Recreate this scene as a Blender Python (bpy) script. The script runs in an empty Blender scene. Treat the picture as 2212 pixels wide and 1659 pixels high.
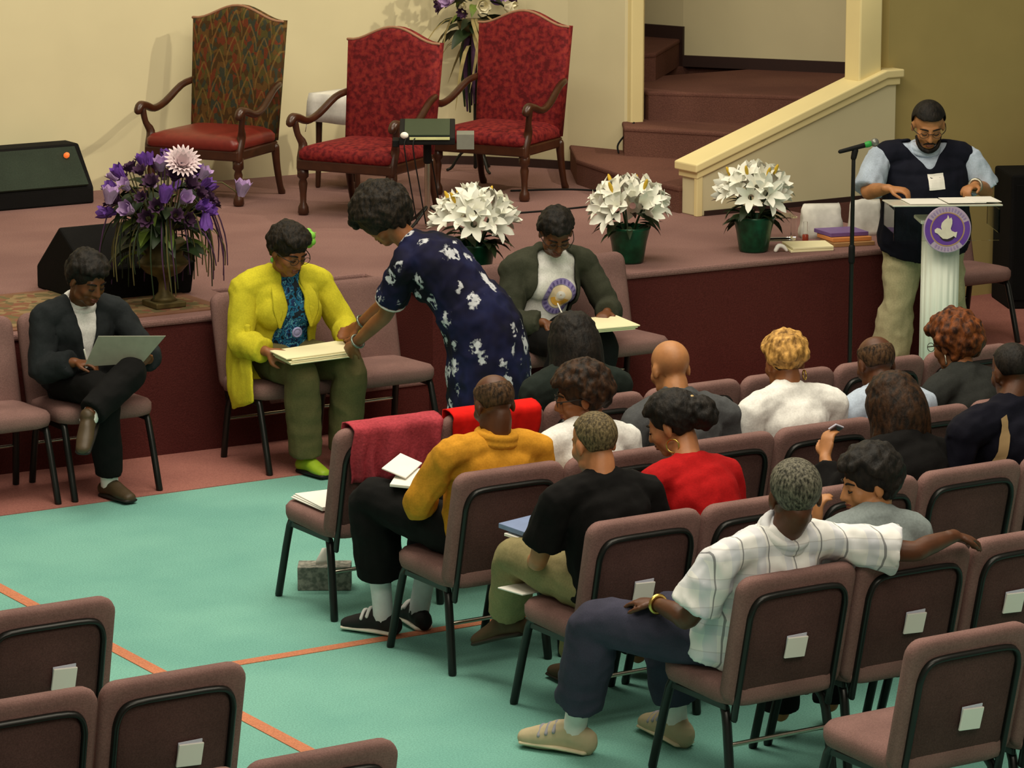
import bpy, bmesh, math, random
from mathutils import Vector, Matrix, noise

V = Vector
PI = math.pi
random.seed(7)
scene = bpy.context.scene
col = scene.collection

# ------------------------------------------------------------------ camera
cam_data = bpy.data.cameras.new('camera')
cam_data.sensor_width = 36.0
cam_data.lens = 123.3
cam_data.clip_end = 200
cam = bpy.data.objects.new('camera', cam_data)
cam.location = (0, 0, 3.9)
cam.rotation_euler = (math.radians(90 - 11.56), 0, math.radians(-32.16))
col.objects.link(cam)
scene.camera = cam

# ------------------------------------------------------------------ world, lamps, exposure
world = bpy.data.worlds.new('room_ambient')
scene.world = world
world.use_nodes = True
bg = world.node_tree.nodes['Background']
bg.inputs[0].default_value = (1.0, 0.88, 0.68, 1)
bg.inputs[1].default_value = 0.21


def area(name, loc, target, sx, sy, power, color=(1.0, 0.90, 0.72)):
    d = bpy.data.lights.new(name, 'AREA')
    d.shape = 'RECTANGLE'
    d.size = sx
    d.size_y = sy
    d.energy = power
    d.color = color
    o = bpy.data.objects.new(name, d)
    o.location = loc
    o.rotation_euler = (V(target) - V(loc)).to_track_quat('-Z', 'Y').to_euler()
    col.objects.link(o)
    return o


def spot(name, loc, target, power, angle, blend=0.5, radius=0.12, color=(1.0, 0.88, 0.66)):
    d = bpy.data.lights.new(name, 'SPOT')
    d.energy = power
    d.spot_size = math.radians(angle)
    d.spot_blend = blend
    d.shadow_soft_size = radius
    d.color = color
    o = bpy.data.objects.new(name, d)
    o.location = loc
    o.rotation_euler = (V(target) - V(loc)).to_track_quat('-Z', 'Y').to_euler()
    col.objects.link(o)
    return o


area('ceiling_lights_over_seats', (7.6, 9.8, 7.0), (7.6, 9.8, 0), 5.0, 6.0, 440)
area('ceiling_lights_at_rear', (4.2, 3.6, 6.8), (7.4, 10.5, 0.4), 6.0, 2.0, 255)
area('ceiling_lights_over_aisle', (6.0, 13.2, 7.0), (6.6, 13.6, 0), 4.0, 2.0, 215)
area('ceiling_lights_over_stage', (9.5, 16.4, 7.2), (9.8, 17.2, 0), 5.0, 2.0, 250)
spot('stage_spotlight', (15.0, 12.0, 6.8), (10.4, 19.4, 1.7), 1300, 35, 0.55, 0.10)
spot('stage_spotlight', (12.6, 10.5, 7.0), (10.9, 19.4, 1.7), 480, 31, 0.6, 0.15)

vs = scene.view_settings
vs.view_transform = 'Standard'
vs.look = 'None'
vs.gamma = 1
vs.exposure = -0.12
vs.use_curve_mapping = False


# ------------------------------------------------------------------ materials
def lin(c):
    c = c / 255.0
    return c / 12.92 if c <= 0.04045 else ((c + 0.055) / 1.055) ** 2.4


def C(r, g, b):
    return (lin(r), lin(g), lin(b), 1.0)


def scal(c, k):
    return (min(1, c[0] * k), min(1, c[1] * k), min(1, c[2] * k), 1.0)


class NT:
    def __init__(s, name):
        s.m = bpy.data.materials.new(name)
        s.m.use_nodes = True
        s.t = s.m.node_tree
        s.b = s.t.nodes['Principled BSDF']
        s.tc = s.t.nodes.new('ShaderNodeTexCoord')
        s.co = s.tc.outputs['Object']

    def n(s, kind, **kw):
        o = s.t.nodes.new('ShaderNode' + kind)
        for k, v in kw.items():
            setattr(o, k, v)
        return o

    def l(s, a, b):
        s.t.links.new(a, b)

    def noise(s, scale, detail=2, co=None, rough=0.5):
        o = s.n('TexNoise')
        o.inputs['Scale'].default_value = scale
        o.inputs['Detail'].default_value = detail
        o.inputs['Roughness'].default_value = rough
        s.l(co or s.co, o.inputs['Vector'])
        return o

    def mapping(s, scale=(1, 1, 1), rot=(0, 0, 0), loc=(0, 0, 0)):
        o = s.n('Mapping')
        o.inputs['Scale'].default_value = scale
        o.inputs['Rotation'].default_value = rot
        o.inputs['Location'].default_value = loc
        s.l(s.co, o.inputs['Vector'])
        return o.outputs[0]

    def ramp(s, fac, stops, interp='LINEAR'):
        o = s.n('ValToRGB')
        r = o.color_ramp
        r.interpolation = interp
        while len(r.elements) < len(stops):
            r.elements.new(0.5)
        for e, (p, c) in zip(r.elements, stops):
            e.position = p
            e.color = c
        s.l(fac, o.inputs[0])
        return o.outputs[0]

    def mix(s, fac, a, b, mode='MIX'):
        o = s.n('Mix', data_type='RGBA', blend_type=mode)
        for k, v in ((0, fac), (6, a), (7, b)):
            if hasattr(v, 'default_value') or hasattr(v, 'is_linked'):
                s.l(v, o.inputs[k])
            else:
                o.inputs[k].default_value = v
        return o.outputs[2]

    def math(s, op, a, b=0.0):
        o = s.n('Math', operation=op)
        for k, v in ((0, a), (1, b)):
            if hasattr(v, 'is_linked'):
                s.l(v, o.inputs[k])
            else:
                o.inputs[k].default_value = v
        return o.outputs[0]

    def bump(s, h, strength, dist=0.01):
        o = s.n('Bump')
        o.inputs['Strength'].default_value = strength
        o.inputs['Distance'].default_value = dist
        s.l(h, o.inputs['Height'])
        s.l(o.outputs[0], s.b.inputs['Normal'])

    def done(s, colr=None, rough=0.8, metal=0.0, spec=0.3):
        if colr is not None:
            if hasattr(colr, 'is_linked'):
                s.l(colr, s.b.inputs['Base Color'])
            else:
                s.b.inputs['Base Color'].default_value = colr
        s.b.inputs['Roughness'].default_value = rough
        s.b.inputs['Metallic'].default_value = metal
        s.b.inputs['Specular IOR Level'].default_value = spec
        return s.m


def fabric(name, c, var=0.18, scale=60, big=4, bump=0.25, rough=0.9, spec=0.15):
    t = NT(name)
    f1 = t.noise(scale, 3)
    f2 = t.noise(big, 2)
    c1 = t.ramp(f1.outputs[0], [(0.3, scal(c, 1 - var)), (0.7, scal(c, 1 + var))])
    c2 = t.ramp(f2.outputs[0], [(0.35, (0.86, 0.86, 0.86, 1)), (0.65, (1.08, 1.08, 1.08, 1))])
    t.bump(f1.outputs[0], bump, 0.004)
    return t.done(t.mix(1.0, c1, c2, 'MULTIPLY'), rough, 0, spec)


def plain(name, c, rough=0.5, metal=0.0, spec=0.4, var=0.06, scale=25):
    t = NT(name)
    f = t.noise(scale, 2)
    return t.done(t.ramp(f.outputs[0], [(0.3, scal(c, 1 - var)), (0.7, scal(c, 1 + var))]), rough, metal, spec)


def skin(name, c):
    t = NT(name)
    f = t.noise(18, 3)
    t.bump(t.noise(160, 2).outputs[0], 0.08, 0.003)
    return t.done(t.ramp(f.outputs[0], [(0.3, scal(c, 0.85)), (0.7, scal(c, 1.15))]), 0.48, 0, 0.4)


def hairmat(name, c, c2=None, scale=45):
    t = NT(name)
    f = t.noise(scale, 4, t.mapping((1, 1, 0.45)))
    t.bump(f.outputs[0], 0.7, 0.012)
    return t.done(t.ramp(f.outputs[0], [(0.35, scal(c, 0.45)), (0.65, c2 or scal(c, 1.7))]), 0.65, 0, 0.25)


MT = {}
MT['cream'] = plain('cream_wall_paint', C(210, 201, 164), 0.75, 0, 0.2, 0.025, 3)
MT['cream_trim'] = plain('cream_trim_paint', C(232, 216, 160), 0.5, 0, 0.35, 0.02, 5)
MT['shaded_wall'] = plain('shaded_cream_wall_paint', C(176, 158, 102), 0.8, 0, 0.15, 0.03, 4)  # for walls out of the light: their shade is put into the paint colour


def carpet(name, c, c2, fine=140):
    t = NT(name)
    f1 = t.noise(fine, 4)
    f2 = t.noise(1.6, 3)
    a = t.ramp(f1.outputs[0], [(0.28, scal(c, 0.78)), (0.72, scal(c, 1.2))])
    b = t.ramp(f1.outputs[0], [(0.28, scal(c2, 0.78)), (0.72, scal(c2, 1.2))])
    fac = t.ramp(f2.outputs[0], [(0.38, (0, 0, 0, 1)), (0.62, (1, 1, 1, 1))])
    t.bump(f1.outputs[0], 0.5, 0.006)
    return t.done(t.mix(fac, a, b), 0.95, 0, 0.08)


MT['teal'] = carpet('teal_carpet', C(122, 178, 164), C(112, 168, 156))
MT['orange_line'] = carpet('salmon_carpet_inlay', C(198, 130, 98), C(190, 124, 94))
MT['pink_floor'] = carpet('rose_carpet', C(162, 108, 98), C(152, 100, 92))
MT['stage_top'] = carpet('mauve_stage_carpet', C(138, 106, 101), C(128, 97, 93))
MT['stage_face'] = carpet('shaded_stage_carpet', C(86, 42, 39), C(78, 37, 35))  # upright faces of the stage carpet, darkened in the colour to stand for shade
MT['stair'] = carpet('brown_stair_carpet', C(108, 74, 64), C(98, 66, 58))
MT['baseboard'] = plain('dark_baseboard', C(48, 28, 24), 0.6)
MT['chair_fabric'] = fabric('mauve_chair_fabric', C(128, 98, 93), 0.16, 180, 5, 0.3)
MT['chair_back'] = fabric('shaded_chair_back_fabric', C(84, 60, 57), 0.2, 180, 5, 0.3)  # same mauve cloth as the seats, with the dimmer rear light painted in
MT['black_metal'] = plain('black_enamel_metal', C(24, 26, 24), 0.35, 0.3, 0.5)
MT['chrome'] = plain('bright_metal', C(190, 185, 170), 0.25, 1.0, 0.5)
MT['black'] = plain('matt_black', C(14, 14, 14), 0.7, 0, 0.25)
MT['black_cab'] = fabric('black_speaker_carpet', C(16, 15, 15), 0.3, 200, 6, 0.3)
MT['grille'] = fabric('speaker_grille', C(44, 54, 44), 0.35, 320, 4, 0.4, 0.7)
MT['white'] = plain('white_paper', C(236, 234, 226), 0.8, 0, 0.2, 0.02, 9)
MT['ivory'] = plain('ivory_paper', C(240, 232, 190), 0.8, 0, 0.2, 0.02, 9)
MT['bluewhite'] = plain('bluish_white_paper', C(206, 208, 226), 0.8, 0, 0.2, 0.02, 9)
MT['wood'] = plain('dark_cherry_wood', C(60, 31, 16), 0.32, 0, 0.5, 0.25, 14)
MT['gold'] = plain('gold_metal', C(212, 178, 96), 0.25, 1.0)
MT['brass'] = plain('aged_brass', C(96, 84, 50), 0.5, 0.5, 0.4, 0.35, 20)


# ------------------------------------------------------------------ mesh helpers
class MB:
    def __init__(s):
        s.v = []
        s.f = []

    def add(s, vs_, fs_):
        k = len(s.v)
        s.v += [tuple(p) for p in vs_]
        s.f += [tuple(i + k for i in q) for q in fs_]
        return s

    def box(s, x0, x1, y0, y1, z0, z1):
        p = [(x0, y0, z0), (x1, y0, z0), (x1, y1, z0), (x0, y1, z0), (x0, y0, z1), (x1, y0, z1), (x1, y1, z1), (x0, y1, z1)]
        return s.add(p, [(0, 3, 2, 1), (4, 5, 6, 7), (0, 1, 5, 4), (1, 2, 6, 5), (2, 3, 7, 6), (3, 0, 4, 7)])

    def prism(s, poly, z0, z1):
        n = len(poly)
        p = [(x, y, z0) for x, y in poly] + [(x, y, z1) for x, y in poly]
        f = [tuple(reversed(range(n))), tuple(range(n, 2 * n))]
        f += [(i, (i + 1) % n, n + (i + 1) % n, n + i) for i in range(n)]
        return s.add(p, f)

    def prism_x(s, poly, x0, x1):          # polygon in (y,z), extruded along x
        n = len(poly)
        p = [(x0, y, z) for y, z in poly] + [(x1, y, z) for y, z in poly]
        f = [tuple(reversed(range(n))), tuple(range(n, 2 * n))]
        f += [(i, (i + 1) % n, n + (i + 1) % n, n + i) for i in range(n)]
        return s.add(p, f)

    def prism_y(s, poly, y0, y1):          # polygon in (x,z), extruded along y
        n = len(poly)
        p = [(x, y0, z) for x, z in poly] + [(x, y1, z) for x, z in poly]
        f = [tuple(range(n)), tuple(reversed(range(n, 2 * n)))]
        f += [((i + 1) % n, i, n + i, n + (i + 1) % n) for i in range(n)]
        return s.add(p, f)

    def lathe(s, prof, n=20, c=(0, 0, 0)):
        p = []
        for r, z in prof:
            for k in range(n):
                a = 2 * PI * k / n
                p.append((c[0] + r * math.cos(a), c[1] + r * math.sin(a), c[2] + z))
        f = []
        for i in range(len(prof) - 1):
            for k in range(n):
                k2 = (k + 1) % n
                f.append((i * n + k, i * n + k2, (i + 1) * n + k2, (i + 1) * n + k))
        f.append(tuple(reversed(range(n))))
        f.append(tuple(range((len(prof) - 1) * n, len(prof) * n)))
        return s.add(p, f)

    def rings(s, R, n):                     # list of rings of n points, capped flat
        p = [q for r in R for q in r]
        f = []
        for i in range(len(R) - 1):
            for k in range(n):
                k2 = (k + 1) % n
                f.append((i * n + k, i * n + k2, (i + 1) * n + k2, (i + 1) * n + k))
        f.append(tuple(reversed(range(n))))
        f.append(tuple(range((len(R) - 1) * n, len(R) * n)))
        return s.add(p, f)

    def limb(s, pts, rad, lat=None, n=12, cap=True, sub=3):
        """round or elliptic tube through pts; rad: number or (lateral, frontal) per point"""
        pts = [V(p) for p in pts]
        rad = [(r, r) if not isinstance(r, tuple) else r for r in rad]
        P, R = [], []
        m = len(pts)
        for i in range(m - 1):
            p0, p1, p2, p3 = pts[max(i - 1, 0)], pts[i], pts[i + 1], pts[min(i + 2, m - 1)]
            for k in range(sub):
                t = k / sub
                P.append(0.5 * ((2 * p1) + (p2 - p0) * t + (2 * p0 - 5 * p1 + 4 * p2 - p3) * t * t + (3 * p1 - p0 - 3 * p2 + p3) * t ** 3))
                w = t * t * (3 - 2 * t) if m > 2 else t
                R.append(tuple(rad[i][j] * (1 - w) + rad[i + 1][j] * w for j in (0, 1)))
        P.append(pts[-1])
        R.append(rad[-1])
        N = len(P)
        T = [(P[min(i + 1, N - 1)] - P[max(i - 1, 0)]).normalized() for i in range(N)]
        side = V(lat) if lat is not None else T[0].orthogonal()
        RR = []

        def ring(c, t, sd, a, b):
            x = (sd - t * sd.dot(t)).normalized()
            y = t.cross(x)
            return [c + x * (a * math.cos(2 * PI * k / n)) + y * (b * math.sin(2 * PI * k / n)) for k in range(n)], x
        if cap:
            r0 = min(R[0])
            for q, e in ((0.95, 0.3), (0.6, 0.8)):
                RR.append(ring(P[0] - T[0] * r0 * q, T[0], side, R[0][0] * e, R[0][1] * e)[0])
        for i in range(N):
            rg, x = ring(P[i], T[i], side, *R[i])
            if lat is None:
                side = x
            RR.append(rg)
        if cap:
            r1 = min(R[-1])
            for q, e in ((0.6, 0.8), (0.95, 0.3)):
                RR.append(ring(P[-1] + T[-1] * r1 * q, T[-1], side, R[-1][0] * e, R[-1][1] * e)[0])
        return s.rings(RR, n)

    def ell(s, c, rx, ry, rz, ax=None, n=14, m=8):
        X, Y, Z = ax or (V((1, 0, 0)), V((0, 1, 0)), V((0, 0, 1)))
        c = V(c)
        R = []
        for i in range(m + 1):
            t = PI * (0.03 + 0.94 * i / m)
            R.append([c - Z * (rz * math.cos(t)) + X * (rx * math.sin(t) * math.cos(2 * PI * k / n)) + Y * (ry * math.sin(t) * math.sin(2 * PI * k / n)) for k in range(n)])
        return s.rings(R, n)

    def torus(s, c, R, r, X, Y, n=20, m=8, ry=None):
        c, X, Y = V(c), V(X).normalized(), V(Y).normalized()
        Z = X.cross(Y)
        p, f = [], []
        for i in range(n):
            a = 2 * PI * i / n
            d = X * (math.cos(a) * R) + Y * (math.sin(a) * (ry or R))
            e = (X * math.cos(a) + Y * math.sin(a))
            for k in range(m):
                b = 2 * PI * k / m
                p.append(c + d + e * (r * math.cos(b)) + Z * (r * math.sin(b)))
        for i in range(n):
            for k in range(m):
                f.append((i * m + k, ((i + 1) % n) * m + k, ((i + 1) % n) * m + (k + 1) % m, i * m + (k + 1) % m))
        return s.add(p, f)

    def mesh(s, name, mat, smooth=False, bevel=0.0, seg=2):
        me = bpy.data.meshes.new(name)
        me.from_pydata(s.v, [], s.f)
        bm = bmesh.new()
        bm.from_mesh(me)
        bmesh.ops.recalc_face_normals(bm, faces=bm.faces)
        if bevel > 0:
            es = [e for e in bm.edges if len(e.link_faces) == 2 and e.calc_face_angle(0) > 0.5]
            bmesh.ops.bevel(bm, geom=es, offset=bevel, segments=seg, profile=0.5, affect='EDGES', clamp_overlap=True)
        bm.to_mesh(me)
        bm.free()
        if smooth:
            for q in me.polygons:
                q.use_smooth = True
        me.materials.append(mat)
        return me

    def build(s, name, mat, parent=None, smooth=False, bevel=0.0, seg=2):
        return link(name, s.mesh(name, mat, smooth, bevel, seg), parent)


def link(name, me, parent=None, loc=None, rotz=None):
    o = bpy.data.objects.new(name, me)
    col.objects.link(o)
    if parent is not None:
        o.parent = parent
    if loc is not None:
        o.location = loc
    if rotz is not None:
        o.rotation_euler[2] = rotz
    return o


def tag(o, label, cat, group=None):
    o['label'] = label
    o['category'] = cat
    if group:
        o['group'] = group
    return o


def thing(name, label, cat, loc=(0, 0, 0), rotz=0.0, group=None):
    return tag(link(name, None, None, loc, rotz), label, cat, group)


def struct(o):
    o['kind'] = 'structure'
    return o


def copy_tree(o, parent=None):
    c = o.copy()
    col.objects.link(c)
    c.parent = parent
    for ch in o.children:
        copy_tree(ch, c)
    return c


# ------------------------------------------------------------------ the setting
struct(MB().box(-4, 20, 2, 15.6, -0.1, 0).build('floor', MT['teal']))
struct(MB().box(-4, 20, 14.8, 22, -0.1, 0.004).build('floor_border', MT['pink_floor']))
struct(MB().box(5.905, 5.965, 4, 14.8, -0.05, 0.003).build('trim_1', MT['orange_line']))
struct(MB().box(5.965, 12.0, 11.98, 12.04, -0.05, 0.003).build('trim_2', MT['orange_line']))

ST = 0.70
stage_poly = [(2, 15.75), (8.3, 15.53), (8.3, 16.2), (9.25, 16.2), (9.25, 15.49), (12.5, 15.35), (12.5, 22), (2, 22)]
struct(MB().prism(stage_poly, 0, ST - 0.02).build('stage_front', MT['stage_face']))
top = MB().prism([(2, 15.735), (8.315, 15.515), (8.315, 16.185), (9.235, 16.185), (9.235, 15.475), (12.515, 15.335), (12.515, 22), (2, 22)], ST - 0.035, ST)
struct(top.build('floor_stage', MT['stage_top'], None, False, 0.012))
for i, (y0, z) in enumerate(((15.53, 0.233), (15.87, 0.467))):
    st = struct(MB().box(8.3, 9.25, y0, 16.2, 0, z - 0.02).build('stage_step', MT['stage_face']))
    MB().box(8.3, 9.25, y0 - 0.012, 16.2, z - 0.03, z).build('tread', MT['stage_top'], st, False, 0.01)

# back wall of the platform, bending forward at its right end
WP = [(2, 19.75), (11.35, 19.75), (11.6, 19.70), (11.82, 19.58), (12.0, 19.42), (12.18, 19.2), (12.34, 18.95), (12.43, 18.72), (12.50, 18.53), (12.58, 18.50), (12.66, 18.58), (12.72, 18.75), (12.78, 19.3)]
inner = [(12.6, 19.6), (2, 20.0)]
struct(MB().prism(WP + inner, ST - 0.02, 6.5).build('wall_back', MT['cream']))
bb = [(2, 19.73), (11.35, 19.73), (11.6, 19.68), (11.81, 19.56), (11.99, 19.40), (12.165, 19.18), (12.325, 18.94), (12.37, 18.86)]
bbk = [(12.4, 18.9), (12.0, 19.5), (11.4, 19.78), (2, 19.78)]
struct(MB().prism(bb + bbk, ST - 0.01, ST + 0.055).build('baseboard_back', MT['baseboard']))
tr = struct(MB().prism([(12.515, 18.475), (12.60, 18.46), (12.63, 18.52), (12.52, 18.54)], ST, 6.5).build('trim_3', MT['cream_trim'], None, False, 0.008))
MB().prism([(12.625, 18.52), (12.675, 18.56), (12.66, 18.62), (12.61, 18.58)], ST, 6.5).build('molding', MT['cream_trim'], tr, False, 0.008)

# platform steps rising to the right behind the low wall
L1 = 0.86
steps = [
    ([(11.88, 17.02), (11.88, 17.6), (12.02, 18.35), (12.36, 18.95), (13.6, 18.95), (14.3, 17.09), (13.3, 17.09)], ST, L1, 'landing'),
    ([(13.36, 17.09), (12.8, 17.68), (12.36, 18.32), (12.75, 18.95), (14.38, 18.95), (14.38, 17.09)], L1, L1 + 0.185, 'stair'),
    ([(13.85, 17.09), (13.2, 17.98), (12.68, 18.52), (12.8, 19.2), (14.38, 19.2), (14.38, 17.09)], L1 + 0.185, L1 + 0.37, 'stair'),
    ([(12.7, 19.02), (13.05, 18.98), (13.72, 19.65), (13.2, 21.2), (12.7, 21.2)], L1 + 0.37, L1 + 0.555, 'stair'),
]
L3 = L1 + 0.37
for poly, z0, z1, nm in steps:
    s_ = struct(MB().prism(poly, z0, z1 - 0.02).build('stage_' + nm, MT['stair']))
    cx = sum(p[0] for p in poly) / len(poly)
    cy = sum(p[1] for p in poly) / len(poly)
    MB().prism([(cx + (x - cx) * 1.006, cy + (y - cy) * 1.006) for x, y in poly], z1 - 0.035, z1).build('tread', MT['stair'], s_, False, 0.012)
struct(MB().prism([(12.8, 19.2), (13.2, 19.4), (13.75, 19.6), (14.45, 18.7), (14.45, 19.5), (13.5, 21)], ST, L3).build('floor_landing', MT['stair']))

# alcove walls behind the stairs
struct(MB().prism([(13.70, 19.60), (14.40, 18.64), (14.55, 18.74), (13.84, 19.72)], L3, 6.5).build('wall_alcove', MT['cream']))
struct(MB().prism([(13.70, 19.60), (13.35, 20.6), (13.5, 20.7), (13.84, 19.72)], L3, 6.5).build('wall_alcove_side', MT['cream']))
struct(MB().prism([(14.40, 18.64), (14.40, 17.08), (14.55, 17.08), (14.55, 18.74)], L3 - 0.5, 6.5).build('wall_stair_side', MT['shaded_wall']))
struct(MB().prism([(12.2, 20.6), (13.6, 20.6), (13.6, 20.75), (12.2, 20.75)], L3, 6.5).build('wall_stair_back', MT['shaded_wall']))
b2 = MB().prism([(13.68, 19.575), (14.385, 18.61), (14.42, 18.65), (13.71, 19.61)], L3, L3 + 0.075)
b2.prism([(13.68, 19.575), (13.56, 19.9), (13.6, 19.92), (13.72, 19.6)], L3, L3 + 0.27)
b2.prism([(14.385, 18.61), (14.385, 17.1), (14.41, 17.1), (14.41, 18.61)], L3, L3 + 0.075)
struct(b2.build('baseboard_alcove', MT['baseboard']))

# low sloping wall with a moulded cap, and the post that stands on it
kx0, kx1, ky0, ky1 = 11.90, 13.38, 16.86, 17.02
kz0, kz1 = 0.97, 1.44
kn = struct(MB().prism_y([(kx0, ST), (kx1, ST), (kx1, kz1), (kx1 - 0.1, kz1), (kx0, kz0)], ky0, ky1).build('wall_stair_low', MT['cream'], None, False, 0.006))
MB().prism_y([(kx0 - 0.035, kz0 - 0.005), (kx1 - 0.09, kz1 - 0.0), (kx1 + 0.035, kz1 - 0.0), (kx1 + 0.035, kz1 + 0.05), (kx1 - 0.10, kz1 + 0.05), (kx0 - 0.035, kz0 + 0.045)], ky0 - 0.035, ky1 + 0.035).build('cap', MT['cream_trim'], kn, False, 0.008)
MB().prism_y([(kx0 - 0.015, kz0 - 0.045), (kx1 - 0.08, kz1 - 0.045), (kx1 + 0.018, kz1 - 0.045), (kx1 + 0.018, kz1), (kx1 - 0.09, kz1), (kx0 - 0.015, kz0)], ky0 - 0.018, ky1 + 0.018).build('molding', MT['cream_trim'], kn, False, 0.006)
MB().box(kx0 - 0.012, kx0 + 0.03, ky0 - 0.012, ky0 + 0.02, ST, kz0 - 0.03).build('corner_bead', MT['cream_trim'], kn, False, 0.004)
MB().box(kx0 + 0.05, kx1, ky0 - 0.012, ky0 + 0.01, ST, ST + 0.03).build('shoe_molding', MT['baseboard'], kn)
post = struct(MB().box(13.10, 13.27, 16.87, 17.02, kz1 - 0.02, 6.5).build('trim_4', MT['cream_trim'], None, False, 0.01))
struct(MB().prism([(13.37, 16.93), (18, 16.93), (18, 17.08), (13.3, 17.08)], 0, 6.5).build('wall_right', MT['shaded_wall']))

# ------------------------------------------------------------------ stacking chairs
def rrect(x0, x1, y0, y1, r, seg=5):
    out = []
    for cx, cy, a0 in ((x1 - r, y1 - r, 0), (x0 + r, y1 - r, 90), (x0 + r, y0 + r, 180), (x1 - r, y0 + r, 270)):
        for k in range(seg + 1):
            a = math.radians(a0 + 90 * k / seg)
            out.append((cx + r * math.cos(a), cy + r * math.sin(a)))
    return out


BL = math.hypot(0.105, 0.475)


def bpt(u, w, d):                         # point on the chair back: across, up the slope, towards the rear
    return V((u, 0.150 - 0.105 * w / BL - 0.976 * d, 0.355 + 0.475 * w / BL - 0.216 * d))


def chair_meshes():
    R = {}
    rings = []
    for d, ins in ((-0.034, 0.05), (-0.030, 0.022), (-0.018, 0.004), (0.0, 0.0), (0.016, 0.002), (0.024, 0.012), (0.027, 0.03)):
        rings.append([bpt(u, w, d) for u, w in rrect(-0.252 + ins, 0.252 - ins, ins, BL - ins, 0.055 - ins * 0.3)])
    R['backrest'] = MB().rings(rings, len(rings[0])).mesh('backrest', MT['chair_fabric'], True)
    rings = []
    for d, ins in ((0.015, 0.0), (0.030, 0.002), (0.034, 0.01)):
        rings.append([bpt(u, w, d) for u, w in rrect(-0.195 + ins, 0.195 - ins, 0.03 + ins, BL - 0.075 - ins, 0.045)])
    R['back_panel'] = MB().rings(rings, len(rings[0])).mesh('back_panel', MT['chair_back'], True)
    path = [(-0.205, -0.05), (-0.205, 0.12), (-0.205, 0.30), (-0.203, BL - 0.13), (-0.185, BL - 0.085), (-0.14, BL - 0.066), (0, BL - 0.064), (0.14, BL - 0.066), (0.185, BL - 0.085), (0.203, BL - 0.13), (0.205, 0.30), (0.205, 0.12), (0.205, -0.05)]
    R['back_frame'] = MB().limb([bpt(u, w, 0.031) for u, w in path], [(0.018, 0.010)] * len(path), (0, 1, 0.2), 8).mesh('back_frame', MT['black_metal'], True)
    rings = []
    for z, ins in ((0.352, 0.03), (0.362, 0.006), (0.382, 0.0), (0.412, 0.0), (0.430, 0.012), (0.440, 0.045), (0.445, 0.12)):
        rings.append([V((x, y, z + 0.03 * (y - 0.3))) for x, y in rrect(-0.25 + ins, 0.25 - ins, 0.10 + ins * 0.6, 0.545 - ins, 0.085 - ins * 0.3)])
    R['seat'] = MB().rings(rings, len(rings[0])).mesh('seat', MT['chair_fabric'], True)
    R['front_leg_l'] = MB().limb([(-0.215, 0.46, 0.36), (-0.220, 0.50, 0.33), (-0.224, 0.60, 0.008)], [0.017] * 3, None, 8).mesh('leg', MT['black_metal'], True)
    R['front_leg_r'] = MB().limb([(0.215, 0.46, 0.36), (0.220, 0.50, 0.33), (0.224, 0.60, 0.008)], [0.017] * 3, None, 8).mesh('leg', MT['black_metal'], True)
    R['rear_leg_l'] = MB().limb([(-0.205, 0.185, 0.33), (-0.215, 0.155, 0.27), (-0.224, 0.115, 0.008)], [0.017] * 3, None, 8).mesh('leg', MT['black_metal'], True)
    R['rear_leg_r'] = MB().limb([(0.205, 0.185, 0.33), (0.215, 0.155, 0.27), (0.224, 0.115, 0.008)], [0.017] * 3, None, 8).mesh('leg', MT['black_metal'], True)
    R['rung'] = MB().limb([(-0.222, 0.14, 0.205), (0, 0.142, 0.205), (0.222, 0.14, 0.205)], [0.009] * 3, None, 8).mesh('stretcher', MT['chrome'], True)
    R['rail_l'] = MB().box(-0.228, -0.212, 0.15, 0.48, 0.33, 0.356).mesh('seat_rail', MT['black_metal'], False, 0.004)
    R['rail_r'] = MB().box(0.212, 0.228, 0.15, 0.48, 0.33, 0.356).mesh('seat_rail', MT['black_metal'], False, 0.004)
    return R


CM = chair_meshes()
CPARTS = [('seat', 'seat'), ('backrest', 'backrest'), ('back_panel', 'back_panel'), ('back_frame', 'back_frame'), ('leg', 'front_leg_l'), ('leg', 'front_leg_r'), ('leg', 'rear_leg_l'), ('leg', 'rear_leg_r'), ('stretcher', 'rung'), ('seat_rail', 'rail_l'), ('seat_rail', 'rail_r')]


def stack_chair(x, y, rot, label, group):
    t = thing('stacking_chair', label, 'chair', (x, y, 0), rot, group)
    for nm, k in CPARTS:
        link(nm, CM[k], t)
    return t


ROWY = {'A': 12.24, 'B': 11.29, 'C': 10.35, 'D': 9.41, 'E': 8.48}
X0, DX = 6.86, 0.515


def cx(i):
    return X0 + 0.2575 + DX * i


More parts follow.
